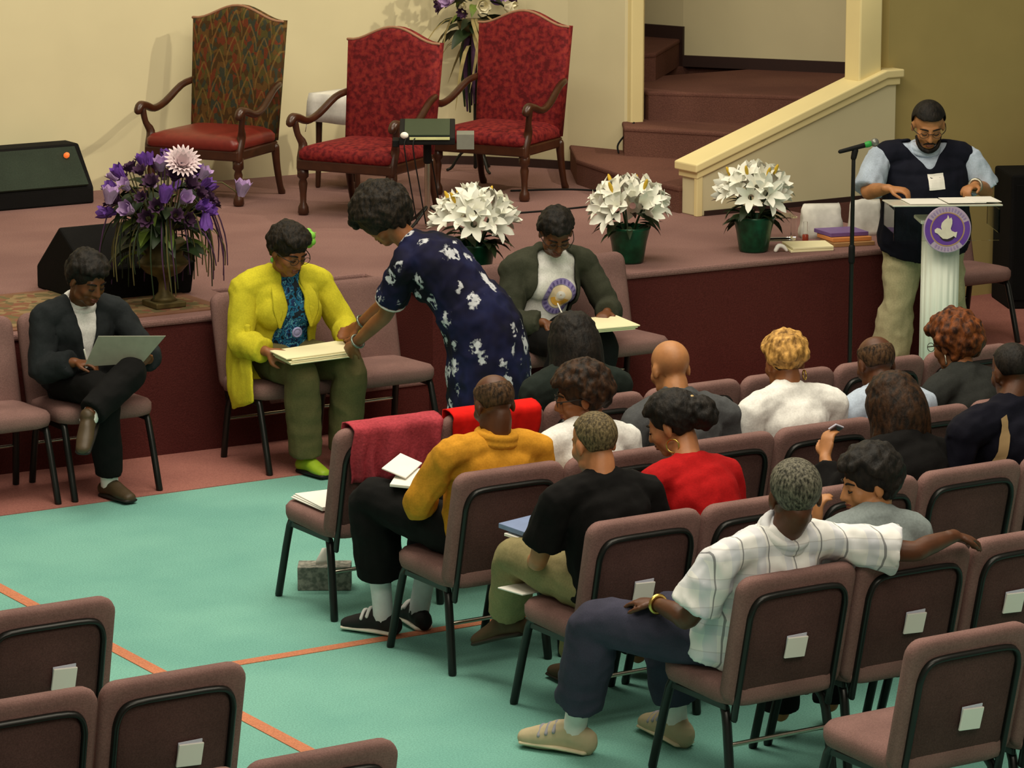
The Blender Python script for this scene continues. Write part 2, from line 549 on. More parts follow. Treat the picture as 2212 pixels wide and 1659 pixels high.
ORD = ['first', 'second', 'third', 'fourth', 'fifth', 'sixth', 'seventh']
ROWN = {'A': 'front row', 'B': 'second row', 'C': 'third row', 'D': 'fourth row', 'E': 'nearest row on the right'}
NOTE = {
    ('A', 0): 'mauve padded aisle chair with a maroon towel over its back',
    ('A', 1): 'mauve padded chair with a bright red jacket over its back in the front row',
    ('A', 2): 'mauve padded chair under the person in the dark green jacket, front row',
    ('B', 0): 'mauve padded aisle chair under the person in the mustard shirt',
    ('B', 1): 'mauve padded chair under the person in the white knit top, second row',
    ('B', 2): 'mauve padded chair under the person in the grey jacket',
    ('B', 3): 'mauve padded chair under the white-shirted person holding up a sheet',
    ('B', 4): 'mauve padded chair under the person in the light blue shirt',
    ('B', 5): 'mauve padded chair under the dark-jacketed person nearest the lectern',
    ('C', 0): 'mauve padded aisle chair under the person in the black tee shirt',
    ('C', 1): 'mauve padded chair under the person in the red top',
    ('C', 2): 'empty mauve padded chair just right of the red top, third row',
    ('C', 3): 'mauve padded chair under the person raising a phone',
    ('C', 4): 'mauve padded chair under the navy-clad person with the tan strap',
    ('D', 0): 'mauve padded aisle chair under the person in the white plaid shirt',
    ('D', 1): 'mauve padded chair under the person in the grey top, fourth row',
    ('D', 2): 'empty mauve padded chair that the plaid-shirted person rests a hand on',
    ('E', 0): 'empty mauve padded chair with pinkish seat in view at the bottom right',
    ('E', 1): 'mauve padded chair cut off at the bottom right corner',
}
chairs = {}
for row, cnt in (('A', 7), ('B', 6), ('C', 5), ('D', 3), ('E', 2)):
    for i in range(cnt):
        lb = NOTE.get((row, i)) or 'empty mauve padded chair, %s from the aisle in the %s' % (ORD[i], ROWN[row])
        chairs[(row, i)] = stack_chair(cx(i), ROWY[row], 0, lb, 'mauve chairs in rows facing the platform')
for row, i, lb in (('C', 0, 'empty mauve padded chair farthest up of those at the lower left'),
                   ('D', 0, 'empty mauve padded chair whose whole top shows at the lower left, right of another'),
                   ('D', 1, 'empty mauve padded chair cut off by the left edge in the bottom left corner'),
                   ('E', 0, 'empty mauve padded chair of which the top shows at the bottom edge'),
                   ('E', 1, 'mauve padded chair with only a top corner at the bottom edge')):
    chairs[('L' + row, i)] = stack_chair(4.97 - 0.2575 - DX * i, ROWY[row] + (0.02 if row != 'E' else 0.0), 0, lb, 'mauve chairs in rows facing the platform')
PY = 15.46
for x, lb in ((6.575, 'empty mauve chair cut off by the left edge beside the person with the folder'),
              (7.11, 'mauve chair under the cross-legged person in the dark jacket'),
              (8.16, 'mauve chair under the person in the yellow jacket'),
              (8.70, 'empty mauve chair behind the bending person, beside the yellow jacket'),
              (9.62, 'mauve chair under the person in the dark cardigan and white tee'),
              (10.14, 'empty mauve chair right of the person in the white tee, in front of the platform')):
    stack_chair(x, PY, PI, lb, 'mauve chairs facing the audience')
stack_chair(13.08, 16.17, PI, 'empty mauve chair behind the clear lectern at the right', 'mauve chairs facing the audience')

# white cards tucked into the chair backs
card_m = MB().box(-0.044, 0.044, -0.005, 0.003, 0.0, 0.078).mesh('card', MT['white'], False, 0.002)
flap_m = MB().box(-0.038, 0.047, 0.003, 0.006, 0.006, 0.086).mesh('inner_card', MT['bluewhite'], False, 0.001)
for key, dx, dz, lb in ((('LC', 0), 0.085, 0.58, 'white card on the chair back farthest up at the lower left'),
                        (('LD', 0), 0.08, 0.565, 'white card on the wholly shown chair back at the lower left'),
                        (('LD', 1), 0.08, 0.545, 'white card at the bottom edge in the left corner'),
                        (('C', 0), 0.03, 0.55, 'white card on the chair back behind the black tee shirt'),
                        (('C', 1), 0.20, 0.62, 'white card just right of the red top'),
                        (('C', 4), -0.03, 0.56, 'white card on a chair back beyond the resting hand'),
                        (('D', 0), 0.03, 0.565, 'white card on the chair back of the person in plaid'),
                        (('D', 1), 0.04, 0.575, 'white card on the chair back below the outstretched arm'),
                        (('D', 2), -0.02, 0.585, 'white card on the fourth row chair at the right edge'),
                        (('E', 0), 0.055, 0.54, 'white card on the empty chair back at the bottom right')):
    ch = chairs[key]
    p = bpt(dx - 0.025, (dz - 0.045 - 0.355) * BL / 0.475, 0.047)
    t = thing('offering_card', lb, 'card', (ch.location.x + p.x, ch.location.y + p.y, p.z), 0, 'white cards on the chair backs')
    t.rotation_euler = (0.2, 0.0, 0.0)
    link('card', card_m, t).rotation_euler = (0, 0.06, 0)
    link('inner_card', flap_m, t).rotation_euler = (0, -0.02, 0)

# ------------------------------------------------------------------ carved armchairs on the platform
t_ = NT('damask_burgundy')
f_ = t_.noise(34, 3)
g_ = t_.noise(140, 2)
cc = t_.ramp(f_.outputs[0], [(0.38, C(84, 16, 20)), (0.5, C(112, 26, 30)), (0.66, C(130, 40, 34))])
t_.bump(g_.outputs[0], 0.3, 0.004)
MT['damask'] = t_.done(cc, 0.8, 0, 0.2)
t_ = NT('tapestry_gothic')
mp = t_.mapping((1, 1, 0.62))
vo = t_.n('TexVoronoi')
vo.inputs['Scale'].default_value = 42
t_.l(mp, vo.inputs['Vector'])
sep = t_.n('SeparateColor')
t_.l(vo.outputs['Color'], sep.inputs[0])
base = t_.ramp(sep.outputs[0], [(0.0, C(66, 46, 22)), (0.25, C(88, 62, 30)), (0.45, C(52, 54, 42)), (0.62, C(96, 46, 26)), (0.8, C(74, 66, 32)), (1.0, C(46, 48, 46))], 'CONSTANT')
sx_ = t_.n('SeparateXYZ')
t_.l(t_.co, sx_.inputs[0])
uu = t_.math('MULTIPLY', sx_.outputs[0], 9.6)
fu = t_.math('MULTIPLY', t_.math('PINGPONG', uu, 0.5), 2.0)
par = t_.math('MULTIPLY', t_.math('FLOORED_MODULO', t_.math('FLOOR', t_.math('ADD', uu, 0.5)), 2.0), 0.5)
vv = t_.math('FLOORED_MODULO', t_.math('ADD', t_.math('MULTIPLY', sx_.outputs[2], 6.2), par), 1.0)
arch = t_.math('ABSOLUTE', t_.math('SUBTRACT', fu, t_.math('COSINE', t_.math('MULTIPLY', vv, PI / 2))))
line = t_.ramp(arch, [(0.05, (0.45, 0.45, 0.45, 1)), (0.14, (0, 0, 0, 1))])
t_.bump(t_.noise(150, 2).outputs[0], 0.3, 0.004)
MT['tapestry'] = t_.done(t_.mix(line, base, C(128, 98, 50)), 0.85, 0, 0.15)
MT['red_leather'] = plain('oxblood_leather', C(112, 34, 26), 0.38, 0, 0.5, 0.12, 30)
MT['welt'] = plain('pale_welt', C(150, 110, 84), 0.6)


def throne(loc, face, label, bmat, smat, hk=1.0):
    rz = math.atan2(-face[0], face[1])
    t = thing('carved_armchair', label, 'armchair', (loc[0], loc[1], ST), rz, 'carved armchairs on the platform')
    hw = 0.31
    zt = 1.0 * hk

    def camel(u):
        a = abs(u) / hw
        return zt + 0.085 * (0.5 + 0.5 * math.cos(PI * min(1, a * 1.12))) ** 0.85

    def outline(ins):
        pts = []
        N = 16
        for k in range(N + 1):
            u = -hw + ins + (2 * hw - 2 * ins) * k / N
            pts.append((u, camel(u) - ins))
        return pts + [(hw - ins - 0.012, 0.34 + ins), (-hw + ins + 0.012, 0.34 + ins)]

    def bp(u, z, d):
        return V((u * (1 + 0.05 * (z - 0.5)), -0.245 - 0.13 * (z - 0.36) - d, z))
    R = [[bp(u, z, d) for u, z in outline(i)] for d, i in ((-0.055, 0.05), (-0.045, 0.015), (-0.025, 0.0), (0.03, 0.0), (0.045, 0.012))]
    b = MB().rings(R, len(R[0])).build('backrest', bmat, t, True)
    ol = outline(0.002)[:17]
    MB().limb([bp(u, z, -0.03) for u, z in ol], [0.009] * len(ol), None, 6, True, 1).build('welt', MT['welt'], b, True)
    R = []
    for z, ins in ((0.335, 0.012), (0.35, 0.0), (0.385, 0.0), (0.41, 0.02), (0.428, 0.07), (0.436, 0.16)):
        R.append([V((x * (1 + 0.12 * (y + 0.25)), y, z)) for x, y in rrect(-0.30 + ins, 0.30 - ins, -0.25 + ins * 0.5, 0.30 - ins, 0.04)])
    MB().rings(R, len(R[0])).build('seat', smat, t, True)
    MB().prism([(-0.30, -0.26), (0.30, -0.26), (0.325, 0.29), (-0.325, 0.29)], 0.275, 0.338).build('apron', MT['wood'], t, False, 0.01)
    for s in (-1, 1):
        MB().limb([(s * 0.305, -0.27, 0.685), (s * 0.325, -0.16, 0.66), (s * 0.345, 0.0, 0.575), (s * 0.352, 0.12, 0.548), (s * 0.35, 0.22, 0.575), (s * 0.35, 0.285, 0.582), (s * 0.35, 0.315, 0.555)],
                  [0.021, 0.022, 0.023, 0.023, 0.025, 0.029, 0.026], None, 10).build('arm', MT['wood'], t, True)
        MB().limb([(s * 0.348, 0.265, 0.56), (s * 0.335, 0.255, 0.48), (s * 0.318, 0.225, 0.42), (s * 0.312, 0.25, 0.34), (s * 0.312, 0.26, 0.28)], [0.021, 0.019, 0.027, 0.03, 0.027], None, 10).build('arm_post', MT['wood'], t, True)
        prof = [(0.026, 0.0), (0.034, 0.015), (0.03, 0.05), (0.018, 0.075), (0.02, 0.13), (0.027, 0.19), (0.02, 0.215), (0.034, 0.23), (0.034, 0.29)]
        MB().lathe(prof, 12, (s * 0.305, 0.25, 0)).build('leg', MT['wood'], t, True)
        MB().limb([(s * 0.29, -0.24, 0.30), (s * 0.29, -0.26, 0.18), (s * 0.292, -0.29, 0.06), (s * 0.292, -0.315, 0.012)], [0.028, 0.023, 0.02, 0.024], None, 8).build('leg', MT['wood'], t, True)
    return t


FC = (-0.87, -0.49)
throne((9.83, 19.06), (-0.84, -0.54), 'carved wooden armchair with tapestry back and oxblood leather seat, nearest the left floor speaker', MT['tapestry'], MT['red_leather'], 1.07)
throne((10.32, 18.02), FC, 'burgundy damask armchair in the middle of the three, behind the small mixer stand', MT['damask'], MT['damask'], 1.0)
throne((11.42, 18.30), FC, 'burgundy damask armchair at the right of the three, before the tall flower stand', MT['damask'], MT['damask'], 1.02)

# small side table with a white cloth
MT['cloth'] = fabric('white_table_cloth', C(222, 220, 214), 0.05, 60, 5, 0.1)
tb = thing('side_table', 'small dark side table under a white cloth between two armchairs', 'table', (10.78, 18.98, ST), 0.3)
MB().box(-0.2, 0.2, -0.2, 0.2, 0.56, 0.59).build('tabletop', MT['wood'], tb, False, 0.006)
for sx in (-1, 1):
    for sy in (-1, 1):
        MB().limb([(sx * 0.16, sy * 0.16, 0.56), (sx * 0.165, sy * 0.165, 0.2), (sx * 0.17, sy * 0.17, 0.012)], [0.024, 0.018, 0.016], None, 8).build('leg', MT['wood'], tb, True)
MB().box(-0.17, 0.17, -0.17, 0.17, 0.12, 0.14).build('shelf', MT['wood'], tb, False, 0.004)
cl = MB()
g = 14
pts = {}
for i in range(g + 1):
    for j in range(g + 1):
        u, w = -1 + 2 * i / g, -1 + 2 * j / g
        x, y = u * 0.36, w * 0.36
        ox, oy = max(0, abs(x) - 0.21), max(0, abs(y) - 0.21)
        dr = math.hypot(ox, oy)
        xx = math.copysign(min(abs(x), 0.21) + ox * 0.12, x) + 0.008 * math.sin(9 * w) * (ox > 0)
        yy = math.copysign(min(abs(y), 0.21) + oy * 0.12, y) + 0.008 * math.sin(9 * u) * (oy > 0)
        pts[(i, j)] = (xx, yy, 0.597 - dr * 1.15)
idx = {k: n for n, k in enumerate(pts)}
cl.add(list(pts.values()), [(idx[(i, j)], idx[(i + 1, j)], idx[(i + 1, j + 1)], idx[(i, j + 1)]) for i in range(g) for j in range(g)])
tc_ = cl.build('table_cloth', MT['cloth'], None, True)
tc_.location = (10.78, 18.98, ST)
tc_.rotation_euler[2] = 0.3
tag(tc_, 'white cloth hanging in points over the small side table', 'tablecloth')
sm_ = tc_.modifiers.new('thick', 'SOLIDIFY')
sm_.thickness = 0.004
glass = NT('clear_glass')
glass.b.inputs['Transmission Weight'].default_value = 1.0
glass.b.inputs['IOR'].default_value = 1.2
MT['glass'] = glass.done((0.93, 0.95, 0.93, 1), 0.05, 0, 0.4)
gl = tag(MB().lathe([(0.025, 0), (0.03, 0.004), (0.034, 0.12), (0.031, 0.12), (0.027, 0.01)], 14).build('drinking_glass', MT['glass'], None, True), 'clear drinking glass on the cloth of the small side table', 'glass')
gl.location = (10.85, 18.9, ST + 0.60)

# ------------------------------------------------------------------ floor monitor speakers
MT['amber'] = NT('amber_lamp')
MT['amber'].b.inputs['Emission Color'].default_value = C(255, 120, 50)
MT['amber'].b.inputs['Emission Strength'].default_value = 0.7
MT['amber'] = MT['amber'].done(C(230, 110, 60), 0.4)
sp = thing('floor_monitor', 'black wedge speaker with grille facing out against the back wall at the left', 'speaker', (8.68, 19.25, ST), 0.0)
MB().prism_x([(0, 0), (0, 0.10), (0.20, 0.345), (0.38, 0.345), (0.38, 0)], -0.45, 0.42).build('cabinet', MT['black_cab'], sp, False, 0.012)
gr = [(-0.012, 0.122), (0.178, 0.332), (0.188, 0.325), (-0.002, 0.112)]
MB().prism_x(gr, -0.41, 0.38).build('grille', MT['grille'], sp)
MB().limb([(0.30, 0.128, 0.285), (0.30, 0.118, 0.290)], [0.018, 0.018], None, 8).build('badge', MT['amber'], sp, True)
sp = thing('floor_monitor', 'black wedge speaker seen from behind on the platform edge beside the purple flowers', 'speaker', (7.86, 16.1, ST), 0.0)
MB().prism_x([(0.05, 0), (0, 0.17), (0.33, 0.36), (0.62, 0.12), (0.62, 0)], -0.30, 0.32).build('cabinet', MT['black_cab'], sp, False, 0.012)
MB().prism_x([(0.375, 0.338), (0.60, 0.15), (0.607, 0.158), (0.382, 0.346)], -0.27, 0.29).build('grille', MT['grille'], sp)

# patterned rug at the left of the platform
t_ = NT('oriental_rug')
vo = t_.n('TexVoronoi')
vo.inputs['Scale'].default_value = 22
t_.l(t_.co, vo.inputs['Vector'])
sep = t_.n('SeparateColor')
t_.l(vo.outputs['Color'], sep.inputs[0])
rc = t_.ramp(sep.outputs[1], [(0, C(138, 116, 84)), (0.4, C(122, 92, 66)), (0.6, C(104, 94, 66)), (0.8, C(126, 84, 66)), (1, C(146, 126, 96))], 'CONSTANT')
MT['rug'] = t_.done(rc, 0.95, 0, 0.1)
rg = thing('rug', 'patterned beige and rose rug under the urn and the wedge speaker', 'rug', (6.7, 16.12, ST))
MB().box(-1.3, 1.36, -0.42, 0.42, 0.0, 0.008).build('field', MT['rug'], rg)
MB().box(-1.36, 1.42, -0.48, 0.48, 0.0, 0.006).build('border', plain('rug_border', C(120, 82, 62), 0.95), rg)

# ------------------------------------------------------------------ flowers
MT['lily'] = plain('white_petal', C(238, 238, 226), 0.6, 0, 0.3, 0.03, 20)
MT['leaf'] = plain('dark_green_leaf', C(30, 46, 20), 0.5, 0, 0.4, 0.3, 20)
MT['leaf2'] = plain('light_green_leaf', C(96, 118, 44), 0.5, 0, 0.4, 0.25, 20)
MT['bud'] = plain('yellow_bud', C(214, 176, 52), 0.6)
MT['foil'] = plain('green_foil_wrap', C(10, 72, 46), 0.3, 0.35, 0.6, 0.35, 26)
MT['purple'] = plain('purple_petal', C(116, 72, 168), 0.6, 0, 0.3, 0.25, 24)
MT['lavender'] = plain('lavender_petal', C(188, 158, 204), 0.6, 0, 0.3, 0.15, 24)
MT['plum'] = plain('dark_plum_petal', C(72, 46, 74), 0.7, 0, 0.2, 0.25, 24)
MT['cream_petal'] = plain('cream_petal', C(232, 226, 196), 0.6, 0, 0.3, 0.05, 24)
MT['dry'] = plain('dry_grass', C(150, 136, 92), 0.8, 0, 0.2, 0.2, 24)
MT['stem'] = plain('olive_stem', C(84, 78, 40), 0.7)


def petals(n, ln, wd, flare, droop, tw=0.0, start=0.012):
    mb = MB()
    for k in range(n):
        a = 2 * PI * k / n + tw
        d = V((math.cos(a), math.sin(a), 0))
        sd = V((-math.sin(a), math.cos(a), 0))
        L = []
        for i in range(6):
            t = i / 5
            out = start + ln * flare * (t ** 1.6)
            h = ln * (t - droop * t ** 3)
            w = wd * (0.25 + 1.5 * t) * (1 - t ** 2.2) + 0.002
            c = d * out + V((0, 0, h))
            L.append((c - sd * w, c + d * 0.25 * w - V((0, 0, 0.3 * w)), c + sd * w))
        vs_ = [p for r in L for p in r]
        fs_ = []
        for i in range(5):
            for j in range(2):
                fs_.append((i * 3 + j, i * 3 + j + 1, i * 3 + j + 4, i * 3 + j + 3))
        mb.add(vs_, fs_)
    return mb


def pm(name, mat, *a, **k):
    return petals(*a, **k).mesh(name, mat, True)


LILY = pm('flower', MT['lily'], 6, 0.085, 0.021, 0.75, 0.35)
LILYB = pm('flower', MT['lily'], 6, 0.085, 0.017, 0.3, 0.1)
BUD = MB().ell((0, 0, 0.03), 0.011, 0.011, 0.035, None, 8, 6).mesh('bud', MT['bud'], True)
TULIP = petals(6, 0.07, 0.022, 0.25, 0.05).add(*(lambda q: (q.v, q.f))(petals(5, 0.06, 0.02, 0.12, 0.0, 0.4))).mesh('flower', MT['purple'], True)
TULIPL = petals(6, 0.07, 0.022, 0.35, 0.1).add(*(lambda q: (q.v, q.f))(petals(5, 0.06, 0.02, 0.15, 0.0, 0.4))).mesh('flower', MT['lavender'], True)
PLUM = petals(8, 0.05, 0.014, 0.6, 0.3).add(*(lambda q: (q.v, q.f))(petals(6, 0.045, 0.012, 0.3, 0.1, 0.3))).mesh('flower', MT['plum'], True)
MUM = petals(22, 0.058, 0.009, 1.0, 0.4).add(*(lambda q: (q.v, q.f))(petals(18, 0.06, 0.009, 0.7, 0.2, 0.1))).add(*(lambda q: (q.v, q.f))(petals(7, 0.05, 0.012, 0.2, 0.0, 0.1))).add(*(lambda q: (q.v, q.f))(petals(10, 0.055, 0.012, 0.5, 0.1, 0.2))).mesh('flower', plain('blush_petal', C(226, 206, 210), 0.6), True)
ROSE = petals(7, 0.06, 0.024, 0.5, 0.2).add(*(lambda q: (q.v, q.f))(petals(6, 0.06, 0.02, 0.2, 0.05, 0.3))).mesh('flower', MT['cream_petal'], True)


def leafmesh(name, mat, ln, wd, bend):
    mb = MB()
    L = []
    for i in range(6):
        t = i / 5
        w = wd * math.sin(PI * (0.08 + 0.9 * t))
        y, z = ln * t * (1 - 0.25 * bend * t), ln * (0.35 * t - bend * t * t)
        L += [(-w, y, z), (0, y, z - w * 0.35), (w, y, z)]
    mb.add(L, [(i * 3 + j, i * 3 + j + 1, i * 3 + j + 4, i * 3 + j + 3) for i in range(5) for j in range(2)])
    return mb.mesh(name, mat, True)


LEAF = leafmesh('leaf', MT['leaf'], 0.15, 0.018, 0.5)
LEAFB = leafmesh('leaf', MT['leaf'], 0.18, 0.035, 0.7)
LEAFL = leafmesh('leaf', MT['leaf2'], 0.15, 0.03, 0.8)
LEAFD = leafmesh('leaf', MT['dry'], 0.30, 0.012, 1.5)


def put(me, parent, p, d, roll=0.0, sc=1.0):
    o = link(me.name.split('.')[0], me, parent, p)
    o.rotation_mode = 'QUATERNION'
    q = V(d).to_track_quat('Z', 'Y')
    from mathutils import Quaternion
    o.rotation_quaternion = q @ Quaternion((0, 0, 1), roll)
    o.scale = (sc, sc, sc)
    return o


def putleaf(me, parent, p, d, sc=1.0):
    o = link(me.name.split('.')[0], me, parent, p)
    o.rotation_euler = (random.uniform(-0.3, 0.4), random.uniform(-0.4, 0.4), math.atan2(-d[0], d[1]))
    o.scale = (sc, sc, sc)
    return o


def lily_pot(loc, label, seed, w=0.21, zc=0.38):
    R = random.Random(seed)
    t = thing('potted_lily', label, 'potted plant', (loc[0], loc[1], ST), R.uniform(0, 6), 'white lilies in green pots')
    MB().lathe([(0.075, 0), (0.082, 0.01), (0.10, 0.12), (0.116, 0.185), (0.122, 0.20), (0.11, 0.20), (0.10, 0.16)], 18).build('pot', MT['foil'], t, True)
    for k in range(26):
        a = R.uniform(0, 2 * PI)
        h = R.uniform(0.17, 0.28)
        putleaf(R.choice([LEAF, LEAF, LEAFB]), t, (0.06 * math.cos(a), 0.06 * math.sin(a), h), (math.cos(a), math.sin(a)), R.uniform(0.8, 1.1))
    n = 27
    for k in range(n):
        z = 1 - 1.15 * (k + 0.5) / n
        a = k * 2.39996 + R.uniform(-0.2, 0.2)
        r = math.sqrt(max(0, 1 - z * z))
        d = V((r * math.cos(a), r * math.sin(a), z))
        c = V((0, 0, zc)) + V((d.x * (w - 0.075), d.y * (w - 0.075), d.z * 0.10))
        put(LILY if k % 4 else LILYB, t, c, d + V((0, 0, 0.15)), R.uniform(0, 6), R.uniform(1.05, 1.4))
    for k in range(4):
        a = R.uniform(0, 2 * PI)
        put(BUD, t, (0.13 * math.cos(a), 0.13 * math.sin(a), zc + R.uniform(0.08, 0.13)), (0.5 * math.cos(a), 0.5 * math.sin(a), 1), 0, 1.0)
    for k in range(5):
        a = 2 * PI * k / 5
        MB().limb([(0.02 * math.cos(a), 0.02 * math.sin(a), 0.15), (0.06 * math.cos(a), 0.06 * math.sin(a), 0.24), (0.1 * math.cos(a), 0.1 * math.sin(a), 0.32)], [0.006] * 3, None, 6).build('stem', MT['leaf'], t, True)
    return t


lily_pot((9.63, 15.69), 'white lilies in a green foil pot behind the bending person', 3, 0.23, 0.32)
lily_pot((10.64, 15.72), 'white lilies in a green foil pot at the platform edge above the empty chair', 5, 0.225, 0.30)
lily_pot((11.44, 15.66), 'white lilies in a green foil pot in front of the low sloping wall', 8, 0.21, 0.32)

# purple arrangement in a footed urn
ur = thing('flower_urn', 'footed bronze urn of purple and lavender flowers on the platform edge', 'flower arrangement', (7.86, 15.83, ST + 0.009))
MB().box(-0.085, 0.085, -0.085, 0.085, 0, 0.03).build('plinth', MT['brass'], ur, False, 0.006)
MB().lathe([(0.07, 0.03), (0.05, 0.05), (0.03, 0.075), (0.026, 0.12), (0.036, 0.15), (0.09, 0.175), (0.125, 0.215), (0.135, 0.225), (0.12, 0.235), (0.10, 0.26), (0.11, 0.33), (0.10, 0.33)], 20).build('urn', MT['brass'], ur, True)
R = random.Random(21)
for k in range(84):
    a = R.uniform(0, 2 * PI)
    h = R.uniform(0.26, 0.62)
    putleaf(R.choice([LEAFB, LEAFB, LEAF, LEAFL]), ur, (0.1 * math.cos(a), 0.1 * math.sin(a), h), (math.cos(a), math.sin(a)), R.uniform(0.9, 1.35))
for k in range(58):
    z = 1 - 1.25 * (k + 0.5) / 58
    a = k * 2.39996
    r = math.sqrt(max(0, 1 - z * z))
    d = V((r * math.cos(a), r * math.sin(a), z))
    c = V((0, 0, 0.52)) + V((d.x * 0.26, d.y * 0.26, d.z * 0.24)) * R.uniform(0.85, 1.05)
    me = R.choice([TULIP, TULIPL, PLUM, PLUM, PLUM, TULIP])
    o = put(me, ur, c, d + V((0, 0, 0.4)), R.uniform(0, 6), R.uniform(0.85, 1.25))
    MB().limb([V((0, 0, 0.32)), V((c.x * 0.5, c.y * 0.5, 0.45)), c], [0.005, 0.004, 0.003], None, 5).build('stem', MT['stem'], ur, True)
put(MUM, ur, (0.03, -0.17, 0.74), (-0.2, -0.7, 0.6), 0, 1.35)
for a, hh, rr in ((-2.75, 0.58, 0.40), (-0.45, 0.56, 0.40), (-2.0, 0.58, 0.30), (-1.1, 0.5, 0.27)):
    c = V((rr * math.cos(a), rr * math.sin(a), hh))
    put(TULIPL if a in (-2.75, -0.45) else TULIP, ur, c, (0, 0, -1) if hh < 0.52 else (0.1, -0.2, 1), 0, 1.3)
    MB().limb([V((0, 0, 0.34)), V((c.x * 0.6, c.y * 0.6, hh + 0.07)), c], [0.005, 0.004, 0.003], None, 5).build('stem', MT['stem'], ur, True)
for k in range(56):
    a = R.uniform(-PI, PI)
    rr = R.uniform(0.16, 0.36)
    h0 = R.uniform(0.40, 0.56)
    h1 = R.uniform(0.08, 0.26)
    MB().limb([V((0.08 * math.cos(a), 0.08 * math.sin(a), 0.40)), V((rr * 0.75 * math.cos(a), rr * 0.75 * math.sin(a), h0)), V((rr * math.cos(a), rr * math.sin(a), (h0 + h1) / 2)), V((rr * 1.03 * math.cos(a + 0.05), rr * 1.03 * math.sin(a + 0.05), h1))], [0.004, 0.004, 0.004, 0.003], None, 5).build('hanging_vine', R.choice([MT['stem'], MT['leaf'], MT['plum']]), ur, True)

# tall flower stand behind the armchairs
fs = thing('flower_stand', 'tall dark metal stand with a spray of cream and lavender flowers by the back wall', 'flower stand', (11.78, 19.18, ST))
MB().limb([(0, 0, 0.03), (0, 0, 0.5), (0, 0, 0.92)], [0.013] * 3, None, 8).build('pole', MT['black_metal'], fs, True)
for k in range(3):
    a = 2 * PI * k / 3 + 0.5
    MB().limb([(0, 0, 0.16), (0.09 * math.cos(a), 0.09 * math.sin(a), 0.12), (0.15 * math.cos(a), 0.15 * math.sin(a), 0.03), (0.18 * math.cos(a), 0.18 * math.sin(a), 0.012)], [0.01] * 4, None, 6).build('foot', MT['black_metal'], fs, True)
MB().lathe([(0.03, 0.86), (0.10, 0.90), (0.12, 0.98), (0.10, 0.98)], 14).build('bowl', MT['brass'], fs, True)
R = random.Random(4)
for k in range(26):
    a = R.uniform(0, 2 * PI)
    putleaf(R.choice([LEAFB, LEAF, LEAFL]), fs, (0.06 * math.cos(a), 0.06 * math.sin(a), R.uniform(0.88, 1.18)), (math.cos(a), math.sin(a)), R.uniform(0.9, 1.4))
for k in range(24):
    a = R.uniform(0, 2 * PI)
    o = putleaf(R.choice([LEAFD, LEAFD, LEAFB]), fs, (0.08 * math.cos(a), 0.08 * math.sin(a), R.uniform(0.80, 1.03)), (math.cos(a), math.sin(a)), R.uniform(0.8, 1.2))
for k in range(34):
    z = 1 - 1.3 * (k + 0.5) / 34
    a = k * 2.39996
    r = math.sqrt(max(0, 1 - z * z))
    d = V((r * math.cos(a), r * math.sin(a), z))
    put(R.choice([ROSE, ROSE, TULIPL, PLUM, PLUM, TULIP]), fs, V((0, 0, 1.12)) + V((d.x * 0.22, d.y * 0.22, d.z * 0.24)), d, R.uniform(0, 6), R.uniform(0.9, 1.4))
for k in range(12):
    a = R.uniform(0, 2 * PI)
    rr = R.uniform(0.03, 0.10)
    MB().limb([(0.05 * math.cos(a), 0.05 * math.sin(a), 0.90), (rr * math.cos(a), rr * math.sin(a), 0.75), (rr * math.cos(a) * 0.8, rr * math.sin(a) * 0.8, R.uniform(0.38, 0.6))], [0.02, 0.018, 0.006], None, 6).build('hanging_vine', R.choice([MT['leaf'], MT['plum'], MT['leaf']]), fs, True)

# small mixer on a pole stand
mx = thing('mixer_stand', 'small black mixer box on a chrome pole stand in front of the middle armchair', 'equipment stand', (10.30, 17.30, ST), -0.55)
MB().limb([(0, 0, 0.03), (0, 0, 0.25), (0, 0, 0.42)], [0.017] * 3, None, 10).build('lower_pole', MT['chrome'], mx, True)
MB().limb([(0, 0, 0.40), (0, 0, 0.53)], [0.024] * 2, None, 10).build('upper_pole', MT['black'], mx, True)
for k in range(3):
    a = 2 * PI * k / 3
    MB().limb([(0, 0, 0.14), (0.13 * math.cos(a), 0.13 * math.sin(a), 0.06), (0.24 * math.cos(a), 0.24 * math.sin(a), 0.012)], [0.01] * 3, None, 6).build('foot', MT['black_metal'], mx, True)
MB().prism_x([(-0.14, 0.510), (-0.14, 0.555), (0.14, 0.630), (0.14, 0.530)], -0.16, 0.16).build('mixer', MT['black'], mx, False, 0.006)
MB().prism_x([(-0.12, 0.562), (0.12, 0.625), (0.12, 0.630), (-0.12, 0.567)], -0.13, 0.13).build('panel', plain('dark_green_panel', C(38, 56, 40), 0.4), mx)
MB().box(-0.10, 0.13, -0.15, -0.138, 0.542, 0.556).build('light_strip', plain('pale_strip', C(206, 210, 150), 0.5), mx)
MB().ell((-0.13, -0.13, 0.565), 0.024, 0.024, 0.02).build('knob', MT['white'], mx, True)
MB().box(-0.20, -0.16, -0.08, 0.06, 0.490, 0.530).build('side_clip', MT['black'], mx, False, 0.004)
MB().box(0.17, 0.27, -0.10, 0.08, 0.480, 0.565).build('note_sheet', plain('grey_sheet', C(120, 122, 112), 0.7), mx)
for x, y in ((-0.12, -0.15), (-0.07, -0.15), (0.02, 0.05)):
    MB().limb([(x, y, 0.550), (x - 0.01, y - 0.03, 0.5), (x + 0.02, y, 0.3), (x + 0.06, y + 0.05, 0.05)], [0.004] * 4, None, 6).build('cable', MT['black'], mx, True)
